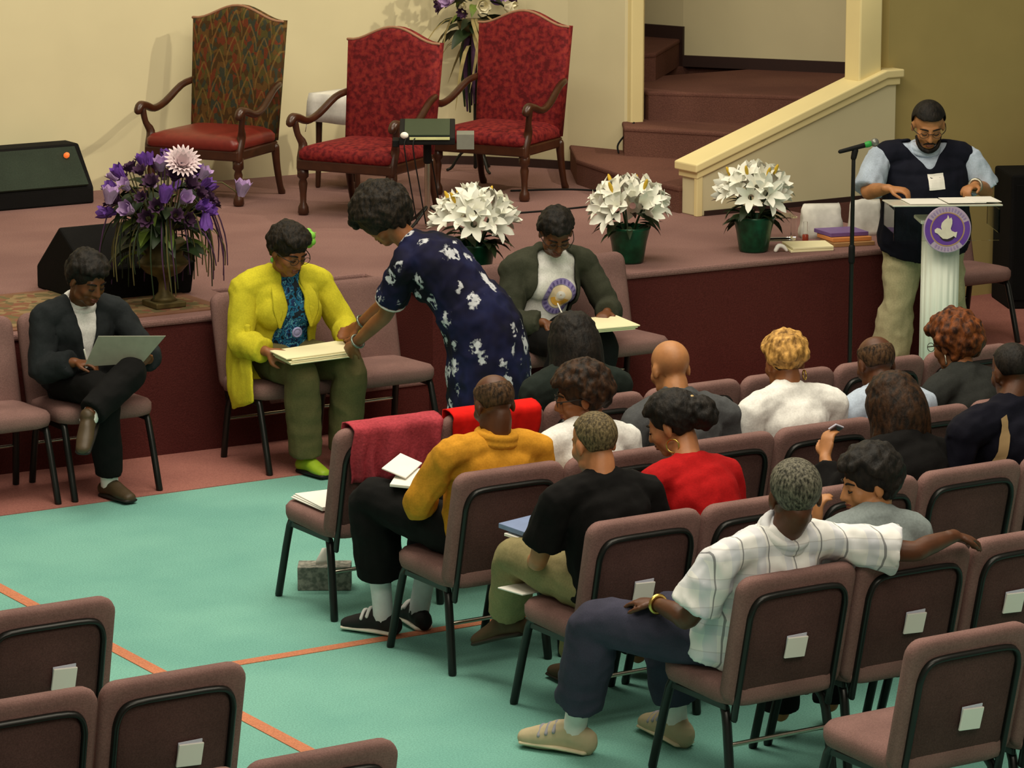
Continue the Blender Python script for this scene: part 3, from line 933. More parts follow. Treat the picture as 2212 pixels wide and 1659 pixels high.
cb = MB().limb([(10.6, 17.6, ST + 0.006), (11.2, 17.5, ST + 0.006), (11.75, 17.55, ST + 0.006), (12.0, 17.85, ST + 0.006), (11.85, 18.15, ST + 0.006), (11.5, 18.3, ST + 0.006)], [0.006] * 6, None, 6, True, 6).build('floor_cable', MT['black'], None, True)
tag(cb, 'thin black cable curving over the platform carpet before the right armchair', 'cable')
cb = MB().limb([(12.5, 18.42, ST + 0.35), (12.44, 18.4, ST + 0.30), (12.38, 18.42, ST + 0.22), (12.37, 18.40, ST + 0.17)], [0.006] * 4, None, 6, True, 5).build('wall_cable', MT['black'], None, True)
tag(cb, 'thin black cable hanging at the wall corner by the stairs', 'cable')

# ------------------------------------------------------------------ people
shop = bpy.data.scenes.new('workshop')       # fusing happens here, one shape at a time


def fuse(name, mb, voxel, mat, parent, origin, smooth=2, wrinkle=0.0, wsc=(11, 11, 6), cut=None, thick=0.0, seed=0.0):
    """union of closed shapes into one continuous surface"""
    me = bpy.data.meshes.new(name)
    o_ = V(origin)
    me.from_pydata([tuple(V(p) - o_) for p in mb.v], [], mb.f)
    ob = bpy.data.objects.new(name, me)
    shop.collection.objects.link(ob)
    m = ob.modifiers.new('r', 'REMESH')
    m.mode = 'VOXEL'
    m.voxel_size = voxel
    m.adaptivity = 0.0
    if smooth:
        k = ob.modifiers.new('s', 'SMOOTH')
        k.factor = 0.5
        k.iterations = smooth
    with bpy.context.temp_override(scene=shop, view_layer=shop.view_layers[0]):
        dg = bpy.context.evaluated_depsgraph_get()
    new = bpy.data.meshes.new_from_object(ob.evaluated_get(dg))
    shop.collection.objects.unlink(ob)
    col.objects.link(ob)
    ob.modifiers.clear()
    ob.data = new
    bpy.data.meshes.remove(me)
    new.name = name
    if wrinkle > 0:
        sx, sy, sz = wsc
        nor = [v.normal.copy() for v in new.vertices]
        cos = []
        for i, p in enumerate([v.co.copy() for v in new.vertices]):
            q = V((p.x * sx + seed, p.y * sy, p.z * sz))
            r = 1 - abs(noise.noise(q)) * 2
            r2 = noise.noise(q * 2.3 + V((5, 1, 2)))
            cos += list(p + nor[i] * (wrinkle * (r * 0.9 + r2 * 0.6 - 0.35)))
        new.vertices.foreach_set('co', cos)
        new.update()
    if cut:
        bm = bmesh.new()
        bm.from_mesh(new)
        kill = [f for f in bm.faces if cut(f.calc_center_median() + o_)]
        bmesh.ops.delete(bm, geom=kill, context='FACES')
        loose = [v for v in bm.verts if not v.link_faces]
        bmesh.ops.delete(bm, geom=loose, context='VERTS')
        rim = [v for v in bm.verts if v.is_boundary]
        for _ in range(10):
            pos = {}
            for v in rim:
                nb = [e.other_vert(v).co for e in v.link_edges if e.is_boundary]
                if len(nb) == 2:
                    pos[v] = v.co * 0.4 + (nb[0] + nb[1]) * 0.3
            for v, p in pos.items():
                v.co = p
        bm.to_mesh(new)
        bm.free()
    if thick:
        sd = ob.modifiers.new('thickness', 'SOLIDIFY')
        sd.thickness = thick
        sd.offset = 0
    new.materials.clear()
    new.materials.append(mat)
    for q in new.polygons:
        q.use_smooth = True
    if parent is not None:
        ob.parent = parent
    return ob


def child(name, mb, mat, parent, origin, smooth=True, bevel=0.0):
    o_ = V(origin)
    mb.v = [tuple(V(p) - o_) for p in mb.v]
    return mb.build(name, mat, parent, smooth, bevel)


def hand(mb, w, d, nrm, side, curl=0.5, spread=0.25, k=0.93):
    """palm and five fingers; d along the hand, nrm out of the palm, side -1 left / +1 right"""
    w, d = V(w), V(d).normalized()
    nrm = V(nrm)
    nrm = (nrm - d * nrm.dot(d)).normalized()
    th = d.cross(nrm) * (-side)            # towards the thumb
    mb.limb([w - d * 0.03 * k, w + d * 0.012 * k, w + d * 0.05 * k, w + d * 0.088 * k], [(0.024 * k, 0.02 * k), (0.029 * k, 0.018 * k), (0.04 * k, 0.016 * k), (0.04 * k, 0.013 * k)], th, 10)
    for i, (off, ln) in enumerate(((0.029, 0.068), (0.010, 0.078), (-0.010, 0.072), (-0.029, 0.056))):
        b = w + d * 0.082 * k + th * off * k
        dd = (d + th * off * spread * 6).normalized()
        c1, c2 = curl * 0.9, curl * 2.0
        m1 = b + (dd * math.cos(c1 * 0.6) + nrm * math.sin(c1 * 0.6)) * ln * 0.45 * k
        m2 = m1 + (dd * math.cos(c1 + 0.3 * c2) + nrm * math.sin(c1 + 0.3 * c2)) * ln * 0.32 * k
        m3 = m2 + (dd * math.cos(c2) + nrm * math.sin(c2)) * ln * 0.25 * k
        mb.limb([b, m1, m2, m3], [0.0098 * k, 0.0093 * k, 0.0088 * k, 0.0078 * k], None, 8, True, 2)
    b = w + d * 0.025 * k + th * 0.028 * k
    t1 = b + (th * 0.75 + d * 0.6 + nrm * 0.25).normalized() * 0.034 * k
    t2 = t1 + (th * 0.25 + d * 0.9 + nrm * 0.35).normalized() * 0.028 * k
    t3 = t2 + (d + nrm * 0.45).normalized() * 0.022 * k
    mb.limb([b, t1, t2, t3], [0.014 * k, 0.012 * k, 0.0105 * k, 0.009 * k], None, 8, True, 2)


class Head:
    def __init__(s, c, face, tilt=0.0, k=0.95):
        s.c = V(c)
        s.f = V(face).normalized()
        up = V((0, 0, 1))
        s.r = s.f.cross(up).normalized()
        s.u = s.r.cross(s.f).normalized()
        if tilt:
            q = Matrix.Rotation(tilt, 3, s.f)
            s.r, s.u = q @ s.r, q @ s.u
        s.k = k

    def p(s, x, y, z):
        return s.c + (s.r * x + s.f * y + s.u * z) * s.k

    def ell(s, mb, x, y, z, rx, ry, rz, n=12, m=8):
        mb.ell(s.p(x, y, z), rx * s.k, ry * s.k, rz * s.k, (s.r, s.f, s.u), n, m)

    def geom(s, mb):
        s.ell(mb, 0, -0.012, 0.033, 0.076, 0.093, 0.082, 18, 12)
        s.ell(mb, 0, 0.024, -0.025, 0.062, 0.066, 0.088, 16, 12)
        s.ell(mb, 0, 0.058, -0.092, 0.032, 0.028, 0.022)
        for q in (-1, 1):
            s.ell(mb, q * 0.036, 0.056, -0.028, 0.027, 0.03, 0.03)
            s.ell(mb, q * 0.04, 0.02, -0.075, 0.024, 0.035, 0.024)
            s.ell(mb, q * 0.079, -0.008, -0.012, 0.011, 0.019, 0.033, 10, 6)
            s.ell(mb, q * 0.013, 0.093, -0.033, 0.0095, 0.011, 0.009, 8, 6)
            s.ell(mb, q * 0.031, 0.074, 0.004, 0.016, 0.014, 0.012, 10, 6)
        s.ell(mb, 0, 0.072, 0.024, 0.05, 0.018, 0.012)
        mb.limb([s.p(0, 0.084, 0.018), s.p(0, 0.097, -0.008), s.p(0, 0.108, -0.030)], [0.009 * s.k, 0.011 * s.k, 0.013 * s.k], None, 8)
        s.ell(mb, 0, 0.088, -0.057, 0.025, 0.013, 0.008, 10, 6)
        s.ell(mb, 0, 0.086, -0.069, 0.022, 0.013, 0.009, 10, 6)

    def features(s, parent, o, brow, eye, lips, closed=True):
        for q in (-1, 1):
            e = MB()
            if closed:
                e.limb([s.p(q * 0.017, 0.0865, -0.003), s.p(q * 0.031, 0.0895, -0.007), s.p(q * 0.045, 0.0825, -0.002)], [0.0022, 0.003, 0.0022], None, 6)
            else:
                s.ell(e, q * 0.031, 0.080, 0.003, 0.014, 0.0095, 0.0065, 10, 6)
            child('eye', e, eye, parent, o)
            b = MB()
            b.limb([s.p(q * 0.014, 0.090, 0.022), s.p(q * 0.032, 0.0885, 0.028), s.p(q * 0.053, 0.072, 0.022)], [0.004, 0.0045, 0.003], None, 6)
            child('eyebrow', b, brow, parent, o)
        l_ = MB()
        s.ell(l_, 0, 0.0895, -0.0575, 0.0225, 0.0128, 0.0062, 12, 6)
        s.ell(l_, 0, 0.088, -0.0695, 0.0195, 0.0128, 0.0075, 12, 6)
        child('lips', l_, lips, parent, o)

    def glasses(s, parent, o, mat):
        g = MB()
        for q in (-1, 1):
            g.torus(s.p(q * 0.034, 0.103, 0.003), 0.024, 0.0015, s.r, s.u, 18, 6, 0.019)
            g.limb([s.p(q * 0.06, 0.10, 0.008), s.p(q * 0.082, 0.06, 0.008), s.p(q * 0.088, -0.005, 0.006)], [0.0024] * 3, None, 6)
        g.limb([s.p(-0.011, 0.105, 0.008), s.p(0, 0.108, 0.011), s.p(0.011, 0.105, 0.008)], [0.0024] * 3, None, 6)
        child('glasses', g, mat, parent, o)

    def cover(s, mb, N, grow, br, ok, jit=0.0, seed=1, stretch=(1, 1, 1)):
        """blobs all over the scalp region for which ok(direction) holds"""
        R = random.Random(seed)
        for k in range(N):
            z = 1 - 2 * (k + 0.5) / N
            a = k * 2.399963
            r = math.sqrt(1 - z * z)
            d = V((r * math.cos(a), r * math.sin(a), z))
            if not ok(d):
                continue
            g = grow + R.uniform(-jit, jit)
            x = d.x * (0.076 + g) * stretch[0]
            y = -0.012 + d.y * (0.093 + g) * stretch[1]
            zz = 0.033 + d.z * (0.082 + g) * stretch[2]
            b = br * R.uniform(0.8, 1.2)
            mb.ell(s.p(x, y, zz), b, b, b, None, 8, 5)


def hairline(front=0.45, back=-0.75, side=-0.25):
    def ok(d):
        if d.y > 0.25:
            lim = front
        elif d.y > -0.2:
            lim = side + (front - side) * max(0, (d.y + 0.1)) / 0.35
        else:
            lim = back
        return d.z > lim
    return ok


H_ = {}
H_['black'] = hairmat('black_hair', C(15, 12, 9), C(30, 24, 18))
H_['soft_black'] = hairmat('soft_black_curls', C(18, 14, 9), C(38, 29, 18), 70)
H_['brown'] = hairmat('dark_brown_hair', C(30, 19, 10), C(62, 38, 18))
H_['auburn'] = hairmat('auburn_hair', C(62, 30, 13), C(126, 68, 28))
H_['blonde'] = hairmat('golden_blonde_hair', C(150, 104, 40), C(220, 170, 92))
H_['grey'] = hairmat('salt_and_pepper_hair', C(56, 54, 44), C(118, 114, 98), 110)
H_['stubble'] = hairmat('cropped_hair', C(84, 72, 48), C(120, 104, 72), 120)
H_['fringe'] = hairmat('thin_dark_fringe', C(52, 36, 22), C(90, 64, 40), 90)
S_ = {'dark': skin('dark_skin', C(104, 62, 34)), 'deep': skin('deep_brown_skin', C(84, 48, 26)), 'mid': skin('brown_skin', C(138, 86, 50)), 'light': skin('tan_skin', C(172, 118, 74)), 'pink': skin('light_brown_skin', C(176, 116, 76))}
LIPS = plain('lip_skin', C(110, 54, 44), 0.45)
LASH = plain('dark_lashes', C(20, 12, 8), 0.6)
WIRE = plain('dark_glasses_frame', C(40, 34, 30), 0.35, 0.4)
K = 0.93


def ang(o, **k):
    return o


class Person:
    def __init__(s, label, pel, nk, hd, face, shL, shR, F=(0, 1, 0), tilt=0.0, sk='mid', girth=1.0, belly=0.0, bust=0.0, vox=0.008, hk=1.0, armL=None, armR=None, legL=None, legR=None, bow=0.0, hipw=0.085):
        s.pel, s.nk = V(pel), V(nk)
        s.o = V((pel[0], pel[1], 0))
        s.shL, s.shR = V(shL), V(shR)
        s.F = V(F).normalized()
        s.H = Head(hd, face, tilt, hk)
        s.up = (s.nk - s.pel).normalized()
        lat = (s.shR - s.shL)
        s.lat = (lat - s.up * lat.dot(s.up)).normalized()
        s.fr = s.up.cross(s.lat)
        s.g, s.belly, s.bust = girth, belly, bust
        right = s.F.cross(V((0, 0, 1)))
        s.right = right
        s.hipL, s.hipR = s.pel - right * hipw, s.pel + right * hipw

        def defarm(sh, sd):
            e = sh + V((0, 0, -0.235)) + right * (sd * 0.045) + s.F * 0.03
            w = e + s.F * 0.18 - right * (sd * 0.10) + V((0, 0, -0.02))
            return dict(e=e, w=w, d=s.F - right * sd * 0.6, n=(0, 0, -1), curl=0.5)

        def mk(a, sh, sd):
            b = defarm(sh, sd)
            b.update(a or {})
            b['e'], b['w'], b['sh'] = V(b['e']), V(b['w']), sh
            return b
        s.aL, s.aR = mk(armL, s.shL, -1), mk(armR, s.shR, 1)

        def mkl(a, hip, sd):
            kn = hip + s.F * 0.39 + right * sd * 0.03 + V((0, 0, 0.0))
            b = dict(k=kn, a=kn + V((0, 0, -(kn.z - 0.085))) + s.F * 0.03, t=s.F)
            b.update(a or {})
            b['k'], b['a'], b['t'], b['hip'] = V(b['k']), V(b['a']), V(b['t']).normalized(), hip
            return b
        s.lL, s.lR = mkl(legL, s.hipL, -1), mkl(legR, s.hipR, 1)
        s.bow = bow
        mb = MB()
        s.torso(mb, 0.0)
        bs = s.H.p(0, -0.025, -0.055)
        mb.limb([s.nk - s.up * 0.05, s.nk, s.nk.lerp(bs, 0.6), bs], [0.072 * K, 0.063 * K, 0.060 * K, 0.056 * K], None, 12)
        s.H.geom(mb)
        for a, sd in ((s.aL, -1), (s.aR, 1)):
            s.arm(mb, a, 0.0, 2.0)
            hand(mb, a['w'], a['d'], a['n'], sd, a['curl'])
        for l_ in (s.lL, s.lR):
            s.leg(mb, l_, 0.0)
        s.body = fuse('person', mb, vox, S_[sk], None, s.o, 2)
        s.body.location = s.o
        tag(s.body, label, 'person')

    def spine(s, t):
        return s.pel.lerp(s.nk, t) - s.fr * (s.bow * math.sin(PI * min(1, max(0, t))))

    def torso(s, mb, inf, lo=-0.12, hi=1.0, reach=1.0):
        g = s.g
        prof = [(-0.12, 0.13 * g, 0.10 * g), (0.0, 0.165 * g, 0.118 * g), (0.25, 0.142 * g + s.belly * 0.4, 0.105 * g + s.belly), (0.5, 0.145 * g + s.belly * 0.2, 0.11 * g + s.belly * 0.6), (0.72, 0.158 * g, 0.115 * g), (0.87, 0.148 * g, 0.092 * g), (0.96, 0.10, 0.068), (1.02, 0.062, 0.058)]
        P, R = [], []
        for t, a, b in prof:
            if t < lo - 1e-6 or t > hi + 0.03:
                continue
            P.append(s.spine(t) + s.fr * (s.belly * 0.6 * (1 if 0.1 < t < 0.6 else 0)))
            R.append(((a * K + inf), (b * K + inf)))
        mb.limb(P, R, s.lat, 20, True, 3)
        if s.bust:
            for q in (-1, 1):
                mb.ell(s.spine(0.62) + s.lat * q * 0.072 + s.fr * (0.085 * g * K), (0.062 + s.bust) * K + inf, (0.05 + s.bust) * K + inf, (0.06 + s.bust) * K + inf, (s.lat, s.fr, s.up), 12, 8)
        for sh in (s.shL, s.shR):
            sh = s.spine(0.93).lerp(sh, reach)
            mb.limb([s.spine(0.93), s.spine(0.93).lerp(sh, 0.55) + s.up * 0.012, sh], [0.060 * K + inf, 0.054 * K + inf, 0.049 * K + inf], None, 12)

    def arm(self, mb, a, inf, upto=2.0, cuff=0.0, cap=True):
        sh, e, w = a['sh'], a['e'], a['w']
        g = 0.6 + 0.4 * self.g
        pts = [sh, sh.lerp(e, 0.45), e, e.lerp(w, 0.35), w]
        rad = [0.050 * g, 0.046 * g, 0.038 * g, 0.038 * g, 0.027]
        par = [0, 0.45, 1.0, 1.35, 2.0]
        P, R = [], []
        for p, r, t in zip(pts, rad, par):
            if t <= upto:
                P.append(p)
                R.append(r * K + inf + cuff * (t / max(upto, 0.1)))
        if par[len(P) - 1] < upto - 1e-6:
            i = len(P)
            f = (upto - par[i - 1]) / (par[i] - par[i - 1])
            P.append(pts[i - 1].lerp(pts[i], f))
            R.append((rad[i - 1] * (1 - f) + rad[i] * f) * K + inf + cuff)
        mb.limb(P, R, None, 12, cap, 4)

    def leg(self, mb, l_, inf, loose=0.0, end=1.0):
        hip, k, a = l_['hip'], l_['k'], l_['a']
        g = 0.5 + 0.5 * self.g
        e = k.lerp(a, end)
        mb.limb([hip, hip.lerp(k, 0.5), k, k.lerp(e, 0.35), e], [0.092 * g * K + inf, 0.080 * g * K + inf, 0.060 * K + inf + loose * 0.3, 0.056 * K + inf + loose * 0.7, 0.038 * K + inf + loose], None, 14, loose == 0, 4)

    # ---- clothes, each a child of the body
    def shirt(s, mat, upto=0.8, inf=0.012, cuff=0.012, lo=-0.12, wr=0.006, name='shirt', cut=None, thick=0.0, vox=0.009, extra=None, neck=0.0, seed=0.0, reach=1.0):
        mb = MB()
        s.torso(mb, inf, lo, 0.96, reach)
        for a in (s.aL, s.aR):
            if upto > 0:
                s.arm(mb, a, min(inf, 0.016) + 0.25 * max(0, inf - 0.016), upto, cuff, False)
        if extra:
            extra(mb)
        return fuse(name, mb, vox, mat, s.body, s.o, 2, wr, (12, 12, 8), cut, thick, seed + s.o.x)

    def rel(s, p):
        d = p - s.pel
        L = (s.nk - s.pel).length
        return d.dot(s.up) / L, d.dot(s.lat), d.dot(s.fr)

    def jacket(s, mat, upto=1.9, inf=0.026, wid=lambda h: 0.02 + 0.06 * h, name='jacket', lo=-0.12, skirt=0.0, wr=0.008, vee=1.2, seed=3.0):
        def cut(p):
            h, x, y = s.rel(p)
            if h > 0.92 and abs(x) < 0.068 and math.hypot(x, y) < 0.085:
                return True
            return y > 0.03 and h > -0.3 and abs(x) < wid(h) and h < 1.1
        ex = None
        if skirt:
            def ex(mb):
                a = s.pel + s.up * 0.05
                b = s.pel - V((0, 0, skirt)) - s.fr * 0.02
                mb.limb([a, a.lerp(b, 0.5), b], [(0.185 * s.g * K + inf, 0.13 * s.g * K + inf), (0.20 * s.g * K + inf, 0.135 * s.g * K + inf), (0.205 * s.g * K + inf, 0.13 * s.g * K + inf)], s.lat, 20, False, 3)
        return s.shirt(mat, upto, inf, 0.012, lo, wr, name, cut, 0.012, 0.009, ex, 0, seed)

    def collar(s, mat, r=0.068, h=0.022, name='collar', lift=0.0):
        mb = MB()
        c = s.nk + s.up * (-0.008 + lift)
        ax = (s.H.p(0, -0.025, -0.055) - s.nk).normalized()
        x = (s.lat - ax * s.lat.dot(ax)).normalized()
        y = ax.cross(x)
        for q, rr in ((0, r), (1, r * 0.95)):
            mb.torus(c + ax * (h * 0.7 * q), rr * K, h * 0.55, x, y, 22, 8, rr * 0.92 * K)
        return fuse(name, mb, 0.005, mat, s.body, s.o, 1)

    def trousers(s, mat, inf=0.012, loose=0.022, end=0.97, wr=0.006, name='trousers'):
        mb = MB()
        g = s.g
        P = [s.spine(-0.12), s.spine(0.0), s.spine(0.16)]
        mb.limb(P, [(0.14 * g * K + inf, 0.105 * g * K + inf), (0.17 * g * K + inf, 0.122 * g * K + inf), (0.15 * g * K + inf, 0.11 * g * K + inf)], s.lat, 18)
        for l_ in (s.lL, s.lR):
            s.leg(mb, l_, inf, loose, end)
        return fuse(name, mb, 0.010, mat, s.body, s.o, 2, wr, (9, 9, 9), None, 0, s.o.x)

    def shoes(s, mat, sole=None, sock=None, k=1.0, low=False, tall=1.0, bars=None, nbars=3):
        for l_ in (s.lL, s.lR):
            a, t = l_['a'], l_['t']
            u = (l_['k'] - a).normalized()
            side = t.cross(V((0, 0, 1)))
            if side.length < 0.1:
                side = s.right
            side.normalize()
            dn = side.cross(t).normalized()
            if dn.z > 0:
                dn = -dn
            mb = MB()
            hl = a - t * 0.045 * k + dn * 0.045
            to = a + t * 0.165 * k + dn * 0.055
            mb.limb([hl, a + t * 0.03 * k + dn * 0.03, a + t * 0.10 * k + dn * 0.045, to], [(0.036 * k, 0.038 * k * tall), (0.038 * k, 0.045 * k * tall), (0.042 * k, 0.034 * k * tall), (0.036 * k, 0.024 * k * tall)], side, 12)
            if not low:
                mb.limb([a + dn * 0.03, a + dn * -0.0], [0.042 * k, 0.04 * k], None, 12)
            ob = fuse('shoe', mb, 0.007, mat, s.body, s.o, 2)
            if bars:
                for j in range(nbars):
                    c = a + t * (0.055 + 0.026 * j) * k + dn * (-0.014 + 0.011 * j)
                    m4 = MB().limb([c - side * 0.036 * k + dn * 0.022, c + dn * -0.004 - side * 0.012, c + dn * -0.004 + side * 0.012, c + side * 0.036 * k + dn * 0.022], [0.0075] * 4, None, 6)
                    child('lace', m4, bars, ob, s.o)
            if sole:
                m2 = MB()
                m2.limb([hl + dn * 0.028 * k, a + t * 0.05 * k + dn * 0.068, to + dn * 0.012 * k + t * 0.01], [(0.040 * k, 0.013), (0.044 * k, 0.013), (0.038 * k, 0.012)], side, 14)
                child('sole', m2, sole, ob, s.o)
            if sock:
                m3 = MB()
                m3.limb([a - u * 0.0 + dn * 0.02, a + u * 0.07, a + u * 0.20], [0.043, 0.043, 0.048], None, 12)
                child('sock', m3, sock, s.body, s.o)

    def hair(s, mat, fn, vox=0.007, name='hair', smooth=1):
        mb = MB()
        fn(mb, s.H)
        cut = getattr(fn, 'cut', None)
        return fuse(name, mb, vox if not cut else 0.006, mat, s.body, s.o, smooth, 0.0, (1, 1, 1), cut, 0.004 if cut else 0.0)

    def face(s, brow='black', closed=True):
        s.H.features(s.body, s.o, H_[brow], LASH, LIPS, closed)


def afro(grow, br, N=260, front=0.35, back=-0.7, side=-0.35, jit=0.006, seed=1, stretch=(1, 1, 1)):
    def fn(mb, h):
        h.ell(mb, 0, -0.022, 0.04, 0.076 + grow * 0.9, 0.09 + grow * 0.8, 0.078 + grow, 16, 10)
        h.cover(mb, N, grow, br, hairline(front, back, side), jit, seed, stretch)
    return fn


def cap_hair(N=420, grow=0.002, br=0.013, front=0.5, back=-0.6, side=-0.2, bald=None):
    """close-cropped hair: a thin shell over the skull, trimmed along the hairline"""
    base = hairline(front, back, side)

    def fn(mb, h):
        h.ell(mb, 0, -0.012, 0.033, 0.078 + grow, 0.095 + grow, 0.084 + grow, 28, 20)

        def cut(p):
            q = p - h.c
            d = V((q.dot(h.r) / h.k / 0.078, (q.dot(h.f) / h.k + 0.012) / 0.095, (q.dot(h.u) / h.k - 0.033) / 0.084)).normalized()
            d = d + V((0, 0, 0.05 * noise.noise(p * 60)))
            return not base(d) or (bald is not None and bald(d))
        fn.cut = cut
    return fn


SH = {}
for nm, c_, ss in (('black_tee', C(16, 15, 15), 60), ('mustard', C(196, 138, 40), 60), ('white_shirt', C(232, 232, 228), 60), ('yellow', C(198, 188, 46), 60), ('charcoal', C(46, 48, 46), 60), ('dark_jacket', C(34, 38, 40), 40), ('navy_vest', C(20, 22, 34), 60), ('pale_blue', C(176, 190, 208), 60), ('grey_jacket', C(76, 78, 80), 60), ('red', C(172, 22, 24), 60), ('grey_top', C(130, 140, 140), 60), ('navy', C(14, 14, 26), 60), ('cardigan', C(58, 60, 48), 60), ('khaki', C(176, 168, 132), 60), ('olive', C(96, 90, 58), 60), ('black_trousers', C(18, 18, 18), 60), ('jeans', C(60, 60, 76), 120), ('dark_green', C(30, 38, 34), 60), ('khaki2', C(140, 130, 92), 60)):
    SH[nm] = fabric(nm + '_cloth', c_, 0.10, ss * 2, 6, 0.15)

# patterned cloths
t_ = NT('navy_floral_dress')
n1 = t_.noise(5, 3)
basec = t_.ramp(n1.outputs[0], [(0.35, C(10, 12, 22)), (0.5, C(20, 20, 48)), (0.62, C(26, 30, 66)), (0.75, C(12, 18, 28))])
dv = t_.noise(30, 3)
va = t_.n('VectorMath', operation='SCALE')
t_.l(dv.outputs['Color'], va.inputs[0])
va.inputs['Scale'].default_value = 0.05
vb = t_.n('VectorMath', operation='ADD')
t_.l(t_.mapping((1, 1, 0.7)), vb.inputs[0])
t_.l(va.outputs[0], vb.inputs[1])
vo = t_.n('TexVoronoi')
vo.inputs['Scale'].default_value = 10.5
t_.l(vb.outputs[0], vo.inputs['Vector'])
blot = t_.ramp(vo.outputs['Distance'], [(0.30, (1, 1, 1, 1)), (0.37, (0, 0, 0, 1))])
brk = t_.ramp(t_.noise(34, 3).outputs[0], [(0.43, (0, 0, 0, 1)), (0.50, (1, 1, 1, 1))])
keep = t_.math('MULTIPLY', blot, brk)
MT['floral'] = t_.done(t_.mix(keep, basec, C(196, 200, 206)), 0.85, 0, 0.2)

t_ = NT('blue_print_blouse')
nb = t_.noise(24, 3)
MT['blue_print'] = t_.done(t_.ramp(nb.outputs[0], [(0.0, C(18, 30, 44)), (0.40, C(30, 110, 150)), (0.47, C(24, 50, 96)), (0.52, C(96, 176, 200)), (0.57, C(30, 84, 140)), (0.63, C(24, 34, 60))], 'CONSTANT'), 0.7, 0, 0.3)

t_ = NT('white_plaid_cotton')
sx_ = t_.n('SeparateXYZ')
t_.l(t_.co, sx_.inputs[0])


def band(sock, period, width, off):
    a = t_.math('ADD', sock, off)
    b = t_.math('FLOORED_MODULO', a, period)
    return t_.math('LESS_THAN', b, width)


c0 = t_.mix(t_.math('MULTIPLY', band(sx_.outputs[0], 0.10, 0.03, 3.0), 0.35), C(232, 232, 230), C(176, 184, 210))
c0 = t_.mix(t_.math('MULTIPLY', band(sx_.outputs[2], 0.10, 0.035, 3.02), 0.35), c0, C(184, 190, 206))
c0 = t_.mix(t_.math('MULTIPLY', band(sx_.outputs[0], 0.10, 0.005, 3.06), 0.8), c0, C(104, 104, 108))
c0 = t_.mix(t_.math('MULTIPLY', band(sx_.outputs[2], 0.10, 0.004, 3.085), 0.35), c0, C(140, 140, 146))
MT['plaid'] = t_.done(c0, 0.85, 0, 0.2)

DN = (0, -1, 0)
UP = (0, 1, 0)


def project(mb, ob, origin, d, off=0.003):
    """drape flat shapes onto the surface of a garment along direction d"""
    from mathutils.bvhtree import BVHTree
    me = ob.data
    bv = BVHTree.FromPolygons([v.co + V(origin) for v in me.vertices], [tuple(p.vertices) for p in me.polygons])
    d = V(d).normalized()
    out = []
    for p in mb.v:
        h = bv.ray_cast(V(p) - d * 0.6, d)
        out.append(tuple(h[0] - d * off) if h[0] is not None else tuple(p))
    mb.v = out
    return mb


def flat_ring(c, x, y, r0, r1, a0=0.0, a1=2 * PI, n=48, m=2):
    mb = MB()
    p, f = [], []
    for i in range(n + 1):
        a = a0 + (a1 - a0) * i / n
        for j in range(m + 1):
            r = r0 + (r1 - r0) * j / m
            p.append(V(c) + x * (r * math.cos(a)) + y * (r * math.sin(a)))
    for i in range(n):
        for j in range(m):
            q = i * (m + 1) + j
            f.append((q, q + 1, q + m + 2, q + m + 1))
    return mb.add(p, f)


# --- cross-legged woman in the dark jacket
P1 = Person('person, cross-legged in dark jacket and white blouse, reading a grey folder at the left', (7.07, 15.19, 0.525), (7.07, 15.15, 0.895), (7.06, 15.03, 1.04), (0.15, -0.85, -0.42), (7.265, 15.15, 0.835), (6.895, 15.17, 0.84), DN, 0, 'dark', 1.0, 0, 0.0, 0.0075,
            armR=dict(e=(6.84, 15.10, 0.61), w=(6.935, 14.93, 0.665), d=(0.7, -0.6, -0.05), n=(0.3, -0.2, -0.9), curl=0.8),
            armL=dict(e=(7.36, 15.03, 0.65), w=(7.275, 14.83, 0.66), d=(-0.45, -0.7, 0.1), n=(-0.5, 0.3, 0.6), curl=0.7),
            legL=dict(k=(7.15, 14.76, 0.625), a=(6.87, 14.66, 0.46), t=(-0.45, -0.55, -0.45)), legR=dict(k=(7.0, 14.78, 0.55), a=(7.07, 14.86, 0.085), t=(0.15, -1, 0)))
P1.shirt(SH['white_shirt'], 0.3, 0.01, 0, name='blouse')
P1.jacket(SH['dark_jacket'], 1.9, 0.026, lambda h: 0.012 + 0.075 * max(0, h - 0.35))
P1.collar(SH['white_shirt'], 0.086, 0.028, 'collar', 0.012)
P1.trousers(SH['black_trousers'], end=0.92)
P1.shoes(plain('tan_black_shoe', C(70, 56, 36), 0.5), plain('dark_sole', C(30, 24, 20), 0.6), plain('white_sock', C(228, 226, 220), 0.9))
P1.hair(H_['black'], afro(0.014, 0.018, 300, 0.42, -0.95, -0.75, 0.005, 5))
P1.face()
# --- woman in the yellow jacket
P2 = Person('person in a bright yellow jacket and blue print blouse with folders on the lap', (8.16, 15.19, 0.525), (8.17, 15.12, 0.945), (8.13, 14.99, 1.09), (0.12, -0.85, -0.45), (8.375, 15.14, 0.88), (7.97, 15.16, 0.885), DN, 0, 'mid', 1.12, 0.01, 0.012, 0.0075,
            armR=dict(e=(7.905, 15.08, 0.64), w=(7.945, 14.88, 0.618), d=(0.45, -0.75, -0.12), n=(0.5, 0.3, -0.5), curl=0.45),
            armL=dict(e=(8.455, 15.02, 0.67), w=(8.385, 14.85, 0.635), d=(-0.3, -0.85, -0.05), n=(-0.5, 0.3, -0.5), curl=0.45),
            legR=dict(k=(8.06, 14.76, 0.525), a=(8.115, 14.81, 0.085), t=(0.1, -1, 0)), legL=dict(k=(8.33, 14.75, 0.52), a=(8.34, 14.83, 0.085), t=(0.1, -1, 0)))
P2.shirt(MT['blue_print'], 0.3, 0.012, 0, name='blouse')
P2.jacket(SH['yellow'], 1.85, 0.03, lambda h: 0.125 - 0.075 * h, skirt=0.16, wr=0.006)
tl = MB()
